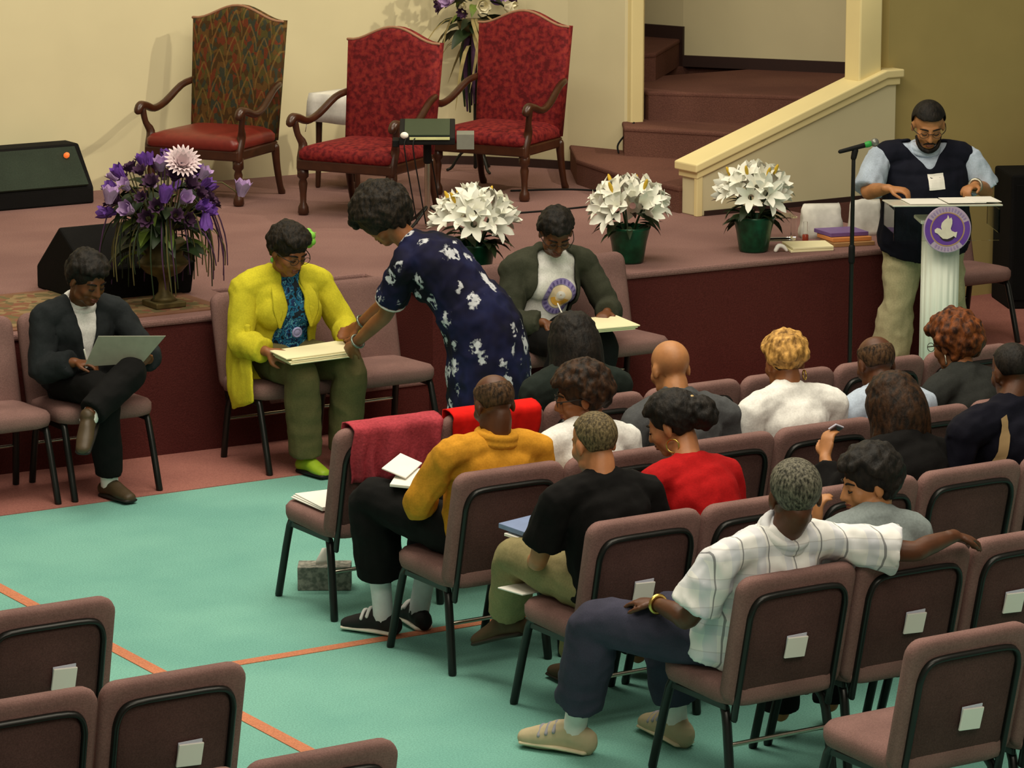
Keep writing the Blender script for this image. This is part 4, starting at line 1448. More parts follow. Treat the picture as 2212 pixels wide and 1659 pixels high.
tl.limb([(7.92, 15.12, 0.72), (7.895, 15.09, 0.55), (7.872, 15.03, 0.42), (7.868, 15.0, 0.335)], [(0.10, 0.03), (0.125, 0.022), (0.13, 0.016), (0.125, 0.010)], (0, 1, 0), 16, False)
fuse('jacket_tail', tl, 0.008, SH['yellow'], P2.body, P2.o, 2, 0.004)
P2.trousers(SH['olive'], 0.016, 0.03)
P2.shoes(plain('lime_shoe', C(150, 180, 40), 0.5), plain('black_sole', C(16, 16, 16), 0.6), None, 0.95, True)
P2.hair(H_['soft_black'], afro(0.018, 0.018, 300, 0.45, -0.75, -0.45, 0.005, 9))
P2.face()
P2.H.glasses(P2.body, P2.o, WIRE)
for q in (-1, 1):
    lp = MB()
    a = P2.spine(1.0) + P2.lat * q * 0.062 + P2.fr * 0.03
    b = P2.spine(0.72) + P2.lat * q * 0.085 + P2.fr * 0.165
    c = P2.spine(0.50) + P2.lat * q * 0.085 + P2.fr * 0.178
    lp.limb([a, a.lerp(b, 0.5) + P2.fr * 0.035 + P2.lat * q * 0.012, b, c], [(0.022, 0.008), (0.036, 0.008), (0.042, 0.007), (0.008, 0.004)], P2.lat, 10)
    child('lapel', lp, SH['yellow'], P2.body, P2.o)
hf = MB()
hc = P2.H.p(-0.085, 0.0, 0.06)
for k in range(6):
    a = 2 * PI * k / 6
    hf.ell(hc + (P2.H.u * math.sin(a) + P2.H.f * math.cos(a)) * 0.028 - P2.H.r * 0.016, 0.022, 0.022, 0.022, None, 8, 5)
hf.limb([hc, hc - P2.H.r * 0.05 + P2.H.u * 0.03], [0.004, 0.002], None, 5)
child('hair_flower', hf, plain('lime_green_flower', C(130, 200, 70), 0.6), P2.body, P2.o)
bd = MB()
bc = P2.spine(0.45) + P2.fr * 0.2 - P2.lat * 0.0
bd.torus(bc, 0.022, 0.006, P2.lat, P2.up)
bd.ell(bc, 0.018, 0.006, 0.018, (P2.lat, P2.fr, P2.up))
child('round_badge', bd, plain('pale_violet_badge', C(150, 150, 196), 0.5), P2.body, P2.o)
er = MB().ell(P2.H.p(0.084, -0.004, -0.05), 0.009, 0.006, 0.014)
child('earring', er, plain('green_earring', C(100, 160, 60), 0.4), P2.body, P2.o)

# --- woman bending over in the navy floral dress
P3 = Person('person in a navy floral dress bending over to the yellow jacket', (8.62, 13.95, 0.78), (8.36, 14.20, 1.215), (8.27, 14.305, 1.325), (-0.12, 0.62, -0.75), (8.265, 14.10, 1.135), (8.47, 14.33, 1.165), (-0.55, 0.83, 0), 0, 'mid', 1.22, 0.02, 0.01, 0.0085,
            armL=dict(e=(8.275, 14.29, 0.87), w=(8.235, 14.52, 0.69), d=(0.0, 0.75, -0.55), n=(0.6, 0.1, 0.2), curl=0.4),
            armR=dict(e=(8.46, 14.53, 0.90), w=(8.375, 14.73, 0.735), d=(-0.2, 0.8, -0.5), n=(-0.5, 0, 0.2), curl=0.4),
            legL=dict(k=(8.52, 13.95, 0.43), a=(8.56, 13.88, 0.09), t=(-0.55, 0.83, 0)), legR=dict(k=(8.66, 14.06, 0.43), a=(8.72, 14.0, 0.09), t=(-0.55, 0.83, 0)), bow=0.05)


def skirt3(mb):
    mb.limb([(8.55, 14.02, 0.95), (8.62, 13.96, 0.80), (8.64, 13.95, 0.6), (8.63, 13.95, 0.42), (8.62, 13.95, 0.26)], [(0.20, 0.165), (0.215, 0.19), (0.225, 0.20), (0.22, 0.19), (0.225, 0.19)], P3.lat, 20, False, 3)


P3.shirt(MT['floral'], 0.72, 0.016, 0.022, name='dress', extra=skirt3, wr=0.009)
P3.shoes(plain('black_pump', C(20, 18, 18), 0.4), None, None, 0.95, True)
P3.hair(H_['soft_black'], afro(0.055, 0.022, 380, 0.25, -0.95, -0.6, 0.008, 3))
P3.face()
tr_ = MB().torus(V((8.255, 14.10, 1.135)).lerp(V((8.275, 14.29, 0.87)), 0.74), 0.071, 0.006, (1, 0, 0), V((0, 0.84, 0.6)), 24, 6)
child('sleeve_trim', tr_, plain('white_piping', C(206, 206, 200), 0.7), P3.body, P3.o)
for a, q in ((P3.aL, 0.93), (P3.aR, 0.9)):
    br = MB()
    d = (a['w'] - a['e']).normalized()
    x = d.orthogonal().normalized()
    br.torus(a['e'].lerp(a['w'], q), 0.034, 0.006, x, d.cross(x), 20, 6)
    child('bracelet', br, plain('silver_green_bracelet', C(130, 140, 130), 0.3, 0.8), P3.body, P3.o)

# --- woman in the dark cardigan and white tee
P4 = Person('person in a dark cardigan and white emblem tee writing on a folder', (9.67, 15.19, 0.515), (9.74, 15.11, 0.905), (9.69, 14.985, 1.045), (-0.28, -0.75, -0.6), (9.955, 15.12, 0.835), (9.535, 15.15, 0.84), DN, 0, 'dark', 1.1, 0.0, 0.004, 0.0075,
            armR=dict(e=(9.47, 15.07, 0.57), w=(9.55, 14.88, 0.605), d=(0.5, -0.8, -0.2), n=(0.2, -0.1, -0.9), curl=0.7),
            armL=dict(e=(10.03, 15.0, 0.61), w=(9.925, 14.86, 0.625), d=(-0.7, -0.6, -0.05), n=(-0.3, -0.2, -0.8), curl=0.6),
            legR=dict(k=(9.56, 14.74, 0.50)), legL=dict(k=(9.82, 14.74, 0.50)))
tee = P4.shirt(SH['white_shirt'], 0.5, 0.014, 0, name='tee_shirt', wr=0.003)
P4.jacket(SH['cardigan'], 1.92, 0.03, lambda h: 0.155 - 0.045 * h, name='cardigan', wr=0.008)
P4.trousers(SH['black_trousers'])
P4.shoes(plain('black_shoe', C(18, 18, 18), 0.4))
P4.hair(H_['black'], afro(0.010, 0.016, 300, 0.4, -0.7, -0.3, 0.004, 12))
P4.face()
P4.H.glasses(P4.body, P4.o, WIRE)
ec = P4.spine(0.56) + P4.fr * 0.2 - P4.lat * 0.03
for nm, mbx, mt_ in (('emblem_ring', flat_ring(ec, P4.lat, P4.up, 0.068, 0.098), plain('lilac_print', C(146, 134, 190), 0.8)),
                     ('emblem_center', flat_ring(ec, P4.lat, P4.up, 0.004, 0.064), plain('peach_print', C(240, 220, 188), 0.8)),
                     ('emblem_wing', flat_ring(ec + P4.lat * 0.0, P4.lat, P4.up, 0.024, 0.05, PI * 1.05, PI * 1.95), plain('gold_print', C(232, 176, 70), 0.8)),
                     ('emblem_bird', flat_ring(ec + P4.up * 0.012, P4.lat, P4.up, 0.004, 0.022), plain('white_print', C(236, 234, 230), 0.8))):
    off = {'emblem_ring': 0.004, 'emblem_center': 0.004, 'emblem_wing': 0.0065, 'emblem_bird': 0.0065}[nm]
    e_ = child(nm, project(mbx, tee, P4.o, -P4.fr, off), mt_, tee, P4.o)
lt = MB()
for k in range(22):
    a = 2 * PI * k / 22
    if abs(math.sin(a)) < 0.15:
        continue
    r_ = flat_ring(ec, P4.lat, P4.up, 0.074, 0.092, a - 0.055, a + 0.055, 3, 1)
    lt.add(r_.v, r_.f)
child('emblem_lettering', project(lt, tee, P4.o, -P4.fr, 0.0065), plain('dark_lilac_print', C(96, 84, 146), 0.8), tee, P4.o)['kind'] = 'stuff'

# --- speaker behind the lectern
P5 = Person('person in a navy vest over a light blue shirt reading at the clear lectern', (12.22, 15.13, 0.80), (12.16, 15.06, 1.285), (12.125, 14.99, 1.435), (-0.45, -0.75, -0.42), (12.385, 14.97, 1.25), (11.945, 15.185, 1.26), (-0.5, -0.86, 0), 0, 'light', 1.46, 0.055, 0.0, 0.0075, 1.06,
            armR=dict(e=(11.80, 15.10, 1.08), w=(11.77, 14.875, 1.125), d=(0.55, -0.8, -0.05), n=(0.1, 0.2, -0.9), curl=0.75),
            armL=dict(e=(12.47, 14.90, 1.06), w=(12.24, 14.72, 1.125), d=(-0.85, -0.35, -0.05), n=(0.2, 0, -0.9), curl=0.75),
            legR=dict(k=(12.06, 15.14, 0.44), a=(12.04, 15.18, 0.085), t=(-0.5, -0.86, 0)), legL=dict(k=(12.31, 15.0, 0.44), a=(12.31, 15.04, 0.085), t=(-0.4, -0.9, 0)), hipw=0.10)
P5.shirt(SH['pale_blue'], 0.98, 0.014, 0.03, name='shirt', wr=0.008)
P5.collar(SH['pale_blue'], 0.086, 0.03, 'collar', 0.012)


def vcut(p):
    h, x, y = P5.rel(p)
    if y > 0 and h > 0.87 and abs(x) < 0.012 + 0.5 * (h - 0.87):
        return True
    return h > 0.9 and math.hypot(x, y) < 0.09


def hem5(mb):
    mb.limb([P5.spine(0.3) + P5.fr * 0.03, P5.spine(0.1) + P5.fr * 0.03, P5.spine(-0.07) + P5.fr * 0.01], [(0.242, 0.215), (0.258, 0.222), (0.258, 0.21)], P5.lat, 20, False, 3)


vest = P5.shirt(SH['navy_vest'], 0.0, 0.028, 0, -0.02, 0.006, 'vest', vcut, 0.01, extra=hem5, reach=0.86)
P5.trousers(SH['khaki'], 0.018, 0.055, 0.99, 0.01)
P5.shoes(plain('brown_shoe', C(60, 40, 26), 0.4), plain('shoe_sole', C(30, 24, 20), 0.6))
P5.hair(H_['black'], cap_hair(480, 0.010, 0.014, 0.42, -0.55, -0.3))
P5.hair(H_['black'], lambda mb, h: [mb.limb([h.p(-0.062, 0.03, -0.05), h.p(-0.045, 0.07, -0.09), h.p(0, 0.084, -0.106), h.p(0.045, 0.07, -0.09), h.p(0.062, 0.03, -0.05)], [0.009, 0.012, 0.017, 0.012, 0.009], None, 8), mb.limb([h.p(-0.03, 0.088, -0.062), h.p(0, 0.1, -0.047), h.p(0.03, 0.088, -0.062)], [0.006, 0.007, 0.006], None, 8)], 0.006, 'beard')
P5.face()
P5.H.glasses(P5.body, P5.o, WIRE)
bx = MB()
bcn = P5.spine(0.76) - P5.lat * 0.025
g6 = 6
pts = [bcn + P5.lat * (-0.045 + 0.09 * i / g6) + P5.up * (-0.037 + 0.074 * j / g6) for i in range(g6 + 1) for j in range(g6 + 1)]
bx.add(pts, [(i * 7 + j, i * 7 + j + 1, i * 7 + j + 8, i * 7 + j + 7) for i in range(g6) for j in range(g6)])
child('name_badge', project(bx, vest, P5.o, -P5.fr, 0.012), MT['white'], P5.body, P5.o, False)
wt = MB()
d = (P5.aL['w'] - P5.aL['e']).normalized()
x = d.orthogonal().normalized()
wt.torus(P5.aL['e'].lerp(P5.aL['w'], 0.96), 0.034, 0.009, x, d.cross(x), 20, 6)
child('wristwatch', wt, plain('silver_watch', C(170, 166, 150), 0.3, 0.8), P5.body, P5.o)

# --- audience, second row
P6 = Person('person in a mustard polo shirt seated at the aisle behind the maroon towel', (7.12, 11.54, 0.52), (7.135, 11.47, 0.905), (7.145, 11.50, 1.05), (0.02, 0.92, -0.35), (6.925, 11.49, 0.87), (7.325, 11.46, 0.86), UP, 0, 'deep', 1.12, 0.02, 0, 0.008,
            armL=dict(e=(6.855, 11.60, 0.665), w=(7.03, 11.79, 0.635), d=(0.5, 0.8, 0), n=(0, 0, -1), curl=0.6),
            legL=dict(k=(6.88, 12.0, 0.60), a=(6.965, 12.07, 0.088), t=(-0.50, 0.85, -0.03)), legR=dict(k=(7.17, 11.95, 0.55), a=(7.14, 12.08, 0.086), t=(0.1, 1, 0)))
P6.shirt(SH['mustard'], 1.5, 0.018, 0.012, name='polo_shirt', wr=0.009)
P6.collar(SH['mustard'], 0.084, 0.034, 'collar', 0.014)
P6.trousers(SH['black_trousers'], 0.018, 0.045, 0.66)
P6.shoes(plain('black_canvas_shoe', C(20, 20, 20), 0.7), plain('white_sole', C(226, 222, 206), 0.6), plain('white_sock2', C(226, 228, 232), 0.9), 1.05, False, 1.1, plain('white_lace', C(220, 222, 220), 0.8), 2)
P6.hair(H_['fringe'], cap_hair(420, 0.0, 0.011, 0.2, -0.6, -0.25, lambda d: d.z > 0.5 or d.y > 0.35))
P7 = Person('person in a white knit top turned left, between mustard shirt and grey jacket', (7.63, 11.55, 0.52), (7.61, 11.56, 0.88), (7.625, 11.60, 1.01), (-0.85, 0.48, -0.2), (7.45, 11.57, 0.825), (7.80, 11.53, 0.825), UP, 0, 'mid', 1.0, 0, 0, 0.0075)
P7.shirt(SH['white_shirt'], 1.0, 0.018, 0.014, name='knit_top')
P7.trousers(SH['black_trousers'])
P7.hair(H_['brown'], afro(0.022, 0.02, 300, 0.35, -0.75, -0.4, 0.008, 17))
P7.face('brown')
P7.H.glasses(P7.body, P7.o, WIRE)
P10 = Person('person in a grey jacket seated between two white tops in the second row', (8.13, 11.55, 0.52), (8.09, 11.60, 0.935), (8.115, 11.68, 1.06), (0.05, 0.95, -0.3), (7.88, 11.57, 0.87), (8.30, 11.55, 0.865), UP, 0, 'light', 1.08, 0, 0, 0.009)
P10.shirt(SH['grey_jacket'], 1.9, 0.026, 0.014, name='jacket', wr=0.009)
P10.trousers(SH['black_trousers'])
P10.collar(SH['grey_jacket'], 0.09, 0.032, 'collar', 0.006)
P12 = Person('person in a white shirt holding up a white sheet, second row', (8.66, 11.55, 0.52), (8.655, 11.60, 0.905), (8.685, 11.66, 1.03), (0.15, 0.95, -0.25), (8.46, 11.57, 0.85), (8.86, 11.55, 0.85), UP, 0, 'mid', 1.12, 0, 0, 0.009,
             armR=dict(e=(8.90, 11.62, 0.63), w=(9.0, 11.80, 0.68), d=(0.4, 0.8, 0.3), n=(-0.4, 0, 0.8), curl=0.6))
P12.shirt(SH['white_shirt'], 1.5, 0.024, 0.02, name='shirt', wr=0.007)
P12.trousers(SH['black_trousers'])


def blonde(mb, h):
    afro(0.012, 0.017, 320, 0.45, -0.35, -0.1, 0.006, 6)(mb, h)
    h.ell(mb, 0, -0.05, 0.05, 0.078, 0.075, 0.07)


P12.hair(H_['blonde'], blonde)
P12.hair(H_['brown'], cap_hair(420, 0.002, 0.012, 0.5, -0.8, -0.3, lambda d: d.z > -0.25), 0.007, 'nape_hair')
child('earring', MB().torus(P12.H.p(0.086, -0.008, -0.062), 0.014, 0.0035, P12.H.f, P12.H.u, 18, 6, 0.02), MT['gold'], P12.body, P12.o)
P13 = Person('person in a light blue shirt seated right of the raised white sheet', (9.18, 11.55, 0.50), (9.14, 11.58, 0.85), (9.165, 11.65, 0.975), (0.1, 0.93, -0.35), (8.965, 11.57, 0.795), (9.345, 11.55, 0.795), UP, 0, 'deep', 1.05, 0, 0, 0.009)
P13.shirt(SH['pale_blue'], 1.2, 0.02, 0.016, name='shirt')
P13.collar(SH['pale_blue'], 0.084, 0.028, 'collar', 0.01)
P13.trousers(SH['black_trousers'])
P13.hair(H_['fringe'], cap_hair(420, 0.0, 0.0105, 0.2, -0.6, -0.25, lambda d: d.z > 0.45 or d.y > 0.35))
P14 = Person('person in a dark jacket seated nearest the lectern in the second row', (9.69, 11.57, 0.50), (9.63, 11.64, 0.87), (9.66, 11.73, 0.995), (-0.2, 0.93, -0.25), (9.45, 11.60, 0.815), (9.82, 11.59, 0.815), UP, 0, 'mid', 1.0, 0, 0, 0.009)
P14.shirt(SH['charcoal'], 1.9, 0.024, 0.014, name='jacket')
P14.trousers(SH['black_trousers'])
P14.hair(H_['auburn'], afro(0.026, 0.02, 320, 0.35, -0.8, -0.45, 0.012, 23))
P14.H.glasses(P14.body, P14.o, WIRE)
child('earring', MB().limb([P14.H.p(-0.084, -0.01, -0.04), P14.H.p(-0.086, -0.01, -0.075)], [0.004, 0.006], None, 6), MT['chrome'], P14.body, P14.o)

# --- front row
P11 = Person('person in a dark green jacket in the front row, right of the red jacket', (8.15, 12.48, 0.52), (8.15, 12.49, 0.89), (8.19, 12.53, 1.02), (0.05, 0.95, -0.3), (7.96, 12.47, 0.83), (8.36, 12.45, 0.83), UP, 0, 'mid', 1.08, 0, 0, 0.010)
P11.shirt(SH['dark_green'], 1.9, 0.03, 0.016, name='jacket', wr=0.010)
P11.trousers(SH['black_trousers'])


def long_hair(length, spread, rr, wave, seed, rows=24):
    def fn(mb, h):
        R_ = random.Random(seed)
        afro(0.014, 0.016, 300, 0.4, -0.9, -0.5, 0.002, seed)(mb, h)
        dn = V((0, 0, -1))
        for k in range(rows):
            a = math.radians(-125 + 250 * k / (rows - 1))
            for lay in (0, 1):
                ly = 1 - 0.25 * lay
                s0 = h.p(math.sin(a) * 0.05 * ly, -0.012 - math.cos(a) * 0.06 * ly, 0.105)
                s1 = h.p(math.sin(a) * 0.094 * ly, -0.012 - math.cos(a) * 0.11 * ly, 0.03)
                s2 = h.p(math.sin(a) * 0.10 * ly, -0.016 - math.cos(a) * 0.115 * ly, -0.06)
                ln = length * R_.uniform(0.85, 1.05)
                w1 = h.r * (math.sin(a) * spread + wave * R_.uniform(-1, 1))
                s3 = s2 + dn * ln * 0.5 + w1
                s4 = s2 + dn * ln + h.r * (math.sin(a) * spread * 0.6 + wave * R_.uniform(-1, 1))
                mb.limb([s0, s1, s2, s3, s4], [rr * 0.7, rr, rr, rr, rr * 0.5], None, 7, True, 3)
    return fn


P11.hair(H_['black'], long_hair(0.20, 0.012, 0.017, 0.006, 31), 0.007)

# --- third row
P8 = Person('person in a black tee shirt at the aisle in the third row', (7.11, 10.58, 0.52), (7.055, 10.60, 0.925), (7.065, 10.66, 1.06), (-0.08, 0.95, -0.25), (6.86, 10.60, 0.875), (7.265, 10.59, 0.865), UP, 0, 'pink', 1.12, 0.01, 0, 0.008,
            armL=dict(e=(6.845, 10.70, 0.635), w=(6.95, 10.90, 0.56), d=(0.4, 0.9, 0), n=(0.2, 0, -0.9), curl=0.6),
            legL=dict(k=(6.95, 11.02, 0.56), a=(7.02, 11.20, 0.27), t=(-0.35, 0.85, -0.35)))
P8.shirt(SH['black_tee'], 0.72, 0.018, 0.026, name='tee_shirt', wr=0.008)
P8.trousers(SH['khaki2'], 0.014, 0.03, 0.9)
P8.shoes(plain('brown_suede_shoe', C(74, 56, 34), 0.8), plain('brown_sole', C(46, 36, 26), 0.7), None, 1.05)
P8.hair(H_['stubble'], cap_hair(520, 0.001, 0.0105, 0.5, -0.75, -0.3))
P9 = Person('person in a red top with a gold hoop earring, third row', (7.63, 10.60, 0.52), (7.55, 10.74, 0.90), (7.555, 10.855, 1.04), (-0.5, 0.75, -0.4), (7.375, 10.73, 0.85), (7.725, 10.72, 0.85), UP, 0, 'pink', 1.02, 0, 0, 0.0075)
P9.shirt(SH['red'], 1.1, 0.016, 0.012, name='top', wr=0.006)
P9.trousers(SH['black_trousers'])


def bun(mb, h):
    afro(0.012, 0.016, 320, 0.4, -0.75, -0.3, 0.002, 8)(mb, h)
    R_ = random.Random(3)
    for k in range(40):
        d = V((R_.gauss(0, 1), R_.gauss(0, 1), R_.gauss(0, 1))).normalized()
        mb.ell(h.p(d.x * 0.05, -0.135 + d.y * 0.045, 0.0 + d.z * 0.055), 0.02, 0.02, 0.02, None, 8, 5)
    h.ell(mb, 0, -0.13, 0.0, 0.05, 0.045, 0.055)


P9.hair(H_['black'], bun)
P9.face()
child('earring', MB().torus(P9.H.p(-0.087, -0.008, -0.075), 0.026, 0.0035, P9.H.f, P9.H.u, 22, 6), MT['gold'], P9.body, P9.o)
child('hair_clip', MB().ell(P9.H.p(0.0, -0.115, 0.07), 0.018, 0.012, 0.012, (P9.H.r, P9.H.f, P9.H.u)), plain('tan_clip', C(196, 168, 116), 0.5), P9.body, P9.o)
P16 = Person('person in a black top raising one hand with a phone, third row', (8.63, 10.60, 0.50), (8.56, 10.71, 0.88), (8.605, 10.82, 1.0), (-0.1, 0.88, -0.42), (8.37, 10.69, 0.825), (8.72, 10.68, 0.82), UP, 0, 'light', 1.05, 0, 0, 0.0085,
             armL=dict(e=(8.30, 10.80, 0.65), w=(8.345, 10.92, 0.80), d=(0.35, 0.3, 0.85), n=(0.8, 0.2, -0.2), curl=0.6))
P16.shirt(SH['black_tee'], 1.8, 0.02, 0.014, name='top')
P16.trousers(SH['black_trousers'])
P16.hair(H_['brown'], long_hair(0.24, 0.012, 0.019, 0.016, 12), 0.007)
P15 = Person('person in navy with a tan strap across the back at the right edge', (9.16, 10.60, 0.53), (9.06, 10.65, 0.965), (9.115, 10.70, 1.105), (0.1, 0.95, -0.25), (8.81, 10.62, 0.90), (9.30, 10.60, 0.895), UP, 0, 'deep', 1.2, 0.02, 0, 0.010)
s15 = P15.shirt(SH['navy'], 1.9, 0.03, 0.016, name='jacket', wr=0.008)
P15.trousers(SH['black_trousers'])
P15.hair(H_['black'], cap_hair(420, 0.0, 0.0105, 0.5, -0.55, -0.25))
sb = MB()
pts = []
for i in range(15):
    t = i / 14
    c = V((8.955 - 0.085 * t ** 1.3, 10.5, 0.965 - 0.36 * t))
    pts += [c - V((0.017, 0, 0.006)), c + V((0.017, 0, 0.006))]
sb.add(pts, [(2 * i, 2 * i + 1, 2 * i + 3, 2 * i + 2) for i in range(14)])
child('shoulder_strap', project(sb, s15, P15.o, (0, 1, 0), 0.016), plain('tan_webbing', C(150, 124, 86), 0.8), P15.body, P15.o)

# --- fourth row
P17 = Person('person in a grey top turning towards the plaid shirt, hand at the mouth', (7.64, 9.67, 0.52), (7.62, 9.68, 0.90), (7.64, 9.735, 1.02), (-0.93, 0.3, -0.22), (7.445, 9.69, 0.85), (7.765, 9.62, 0.845), UP, 0, 'light', 1.05, 0, 0, 0.0075,
             armL=dict(e=(7.43, 9.86, 0.66), w=(7.50, 9.855, 0.85), d=(0.1, 0.05, 0.95), n=(0.9, -0.2, 0), curl=0.8))
P17.shirt(SH['grey_top'], 1.0, 0.02, 0.016, name='top')
P17.trousers(SH['black_trousers'])
P17.hair(H_['black'], afro(0.018, 0.02, 300, 0.5, -0.85, -0.3, 0.006, 41))
P17.face()
P18 = Person('person in a white plaid shirt, arm stretched along the chair backs', (7.08, 9.75, 0.52), (7.12, 9.55, 0.935), (7.13, 9.50, 1.085), (0.3, 0.92, -0.12), (6.88, 9.58, 0.875), (7.345, 9.51, 0.885), UP, 0, 'deep', 1.18, 0.02, 0, 0.0075, 1.08,
             armL=dict(e=(6.80, 9.66, 0.655), w=(6.815, 9.88, 0.655), d=(-0.25, 0.9, -0.08), n=(0.1, 0, -1), curl=0.35),
             armR=dict(e=(7.55, 9.37, 0.855), w=(7.745, 9.375, 0.885), d=(0.85, 0.15, -0.25), n=(0.1, 0.1, -1), curl=0.45),
             legL=dict(k=(6.72, 10.12, 0.545), a=(6.75, 10.31, 0.092), t=(-0.55, 0.82, 0)), legR=dict(k=(7.02, 10.10, 0.53), a=(7.13, 10.20, 0.092), t=(0.0, 1, 0)))
def hem18(mb):
    mb.limb([P18.spine(0.35), P18.spine(0.12), P18.spine(-0.10)], [(0.195, 0.165), (0.218, 0.178), (0.222, 0.175)], P18.lat, 20, False, 3)


P18.shirt(MT['plaid'], 0.80, 0.020, 0.034, lo=-0.02, name='plaid_shirt', wr=0.010, extra=hem18)
P18.collar(MT['plaid'], 0.09, 0.034, 'collar', 0.012)
P18.trousers(SH['jeans'], 0.018, 0.038, 0.76, 0.008)
P18.shoes(plain('beige_sneaker', C(186, 172, 138), 0.7), plain('cream_sole', C(222, 210, 176), 0.6), plain('white_sock3', C(228, 226, 220), 0.9), 1.15, False, 1.25, plain('grey_lace', C(150, 150, 160), 0.8), 3)
P18.hair(H_['grey'], cap_hair(520, 0.005, 0.013, 0.5, -0.85, -0.35))
wt = MB()
d = (P18.aL['w'] - P18.aL['e']).normalized()
x = d.orthogonal().normalized()
wt.torus(P18.aL['e'].lerp(P18.aL['w'], 0.95), 0.031, 0.008, x, d.cross(x), 20, 6)
child('wristwatch', wt, MT['gold'], P18.body, P18.o)

# ------------------------------------------------------------------ things people hold, lay down or hang up
def slab(name, q, th, mat, label, cat, group=None, bend=0.0, parent=None):
    q = [V(p) for p in q]
    n = (q[1] - q[0]).cross(q[3] - q[0]).normalized()
    if n.z < 0:
        n = -n
    o = sum(q, V((0, 0, 0))) / 4
    mb = MB()
    mb.add([p - o for p in q] + [p - o + n * th for p in q], [(3, 2, 1, 0), (4, 5, 6, 7), (0, 1, 5, 4), (1, 2, 6, 5), (2, 3, 7, 6), (3, 0, 4, 7)])
    ob = mb.build(name, mat, parent, False, min(0.002, th * 0.3))
    ob.location = o
    if label:
        tag(ob, label, cat, group)
    return ob


MT['grey_card'] = plain('grey_folder_card', C(136, 138, 122), 0.8)
slab('folder', [(6.955, 14.87, 0.650), (7.20, 14.74, 0.665), (7.285, 14.66, 0.800), (7.0, 14.80, 0.805)], 0.006, MT['grey_card'], 'open grey folder held by the cross-legged person', 'folder')
pn = MB().limb([(6.99, 14.90, 0.655), (6.965, 14.885, 0.73)], [0.005, 0.004], None, 8).build('pen', MT['white'], None, True)
tag(pn, 'white pen in the hand of the cross-legged person', 'pen')
fq = [(7.955, 14.83, 0.600), (7.93, 14.615, 0.598), (8.30, 14.66, 0.592), (8.40, 14.90, 0.597)]
for k in range(4):
    slab('folder', [V(p) + V((0.006 * k * (-1) ** k, 0.004 * k, 0.0085 * k)) for p in fq], 0.007, MT['ivory'], ['ivory folder at the bottom of the pile on the yellow-jacketed lap', 'second ivory folder from the bottom of the pile on the lap', 'second ivory folder from the top of the pile on the lap', 'ivory folder on top of the pile on the yellow-jacketed lap'][k], 'folder', 'ivory folders on the lap')
fq = [(9.60, 14.86, 0.592), (9.58, 14.60, 0.585), (9.90, 14.56, 0.585), (9.93, 14.82, 0.592)]
for k in range(3):
    slab('folder', [V(p) + V((0.01 * k, -0.006 * k, 0.0085 * k)) for p in fq], 0.007, MT['ivory'], ['lowest ivory folder on the knees of the person in the tee', 'middle ivory folder on the knees of the person in the tee', 'uppermost ivory folder on the knees of the person in the tee'][k], 'folder', 'ivory folders of the person in the tee')
pn = MB().limb([(9.64, 14.82, 0.615), (9.62, 14.86, 0.70)], [0.004, 0.004], None, 8).build('pen', MT['white'], None, True)
tag(pn, 'pen in the hand of the person in the white tee', 'pen')
for k in range(3):
    slab('paper', [(6.90 + 0.01 * k, 12.735, 0.452 + 0.006 * k), (6.905, 12.47, 0.447 + 0.006 * k), (7.12, 12.46, 0.447 + 0.006 * k), (7.13 + 0.01 * k, 12.72, 0.452 + 0.006 * k)], 0.005, MT['white'], ['lowest paper on the aisle seat of the towel chair', 'middle paper on the aisle seat of the towel chair', 'top paper on the aisle seat of the towel chair'][k], 'paper', 'papers on the towel chair')
slab('paper', [(6.86, 11.83, 0.685), (6.97, 11.70, 0.68), (7.14, 11.86, 0.69), (7.03, 12.02, 0.705)], 0.012, MT['white'], 'white paper sheaf on the lap of the person in mustard', 'paper')
slab('paper', [(6.88, 11.93, 0.735), (6.94, 11.84, 0.705), (7.10, 11.98, 0.72), (7.05, 12.07, 0.75)], 0.006, MT['white'], 'folded white paper raised above the sheaf of the person in mustard', 'paper')
slab('book', [(6.93, 11.12, 0.655), (6.96, 10.95, 0.645), (7.14, 10.98, 0.65), (7.11, 11.15, 0.66)], 0.02, plain('blue_cover', C(120, 138, 176), 0.6), 'blue booklet on the knee of the person in the black tee', 'book')
slab('paper', [(6.93, 11.08, 0.632), (6.965, 10.92, 0.622), (7.12, 10.95, 0.626), (7.10, 11.10, 0.636)], 0.012, MT['white'], 'white paper under the blue booklet', 'paper')
slab('paper', [(6.845, 10.99, 0.455), (6.875, 10.86, 0.452), (7.0, 10.87, 0.452), (6.98, 11.0, 0.455)], 0.006, MT['white'], 'white paper on the seat edge below the black tee shirt', 'paper')
slab('paper', [(9.00, 11.93, 0.745), (9.055, 11.93, 0.845), (9.205, 11.93, 0.775), (9.15, 11.93, 0.675)], 0.004, MT['white'], 'white sheet held up by the white-shirted person in the second row', 'paper')
ph = thing('phone', 'pale phone in the raised hand above the third row chairs', 'phone', (8.425, 10.955, 0.905))
ph.rotation_euler = (0.9, 0.35, 0.4)
MB().box(-0.035, 0.035, -0.004, 0.004, -0.02, 0.02).build('phone_body', MT['bluewhite'], ph, False, 0.003)
MB().box(-0.028, 0.028, -0.0055, -0.0042, -0.015, 0.015).build('screen', plain('dark_screen', C(90, 92, 110), 0.2), ph)


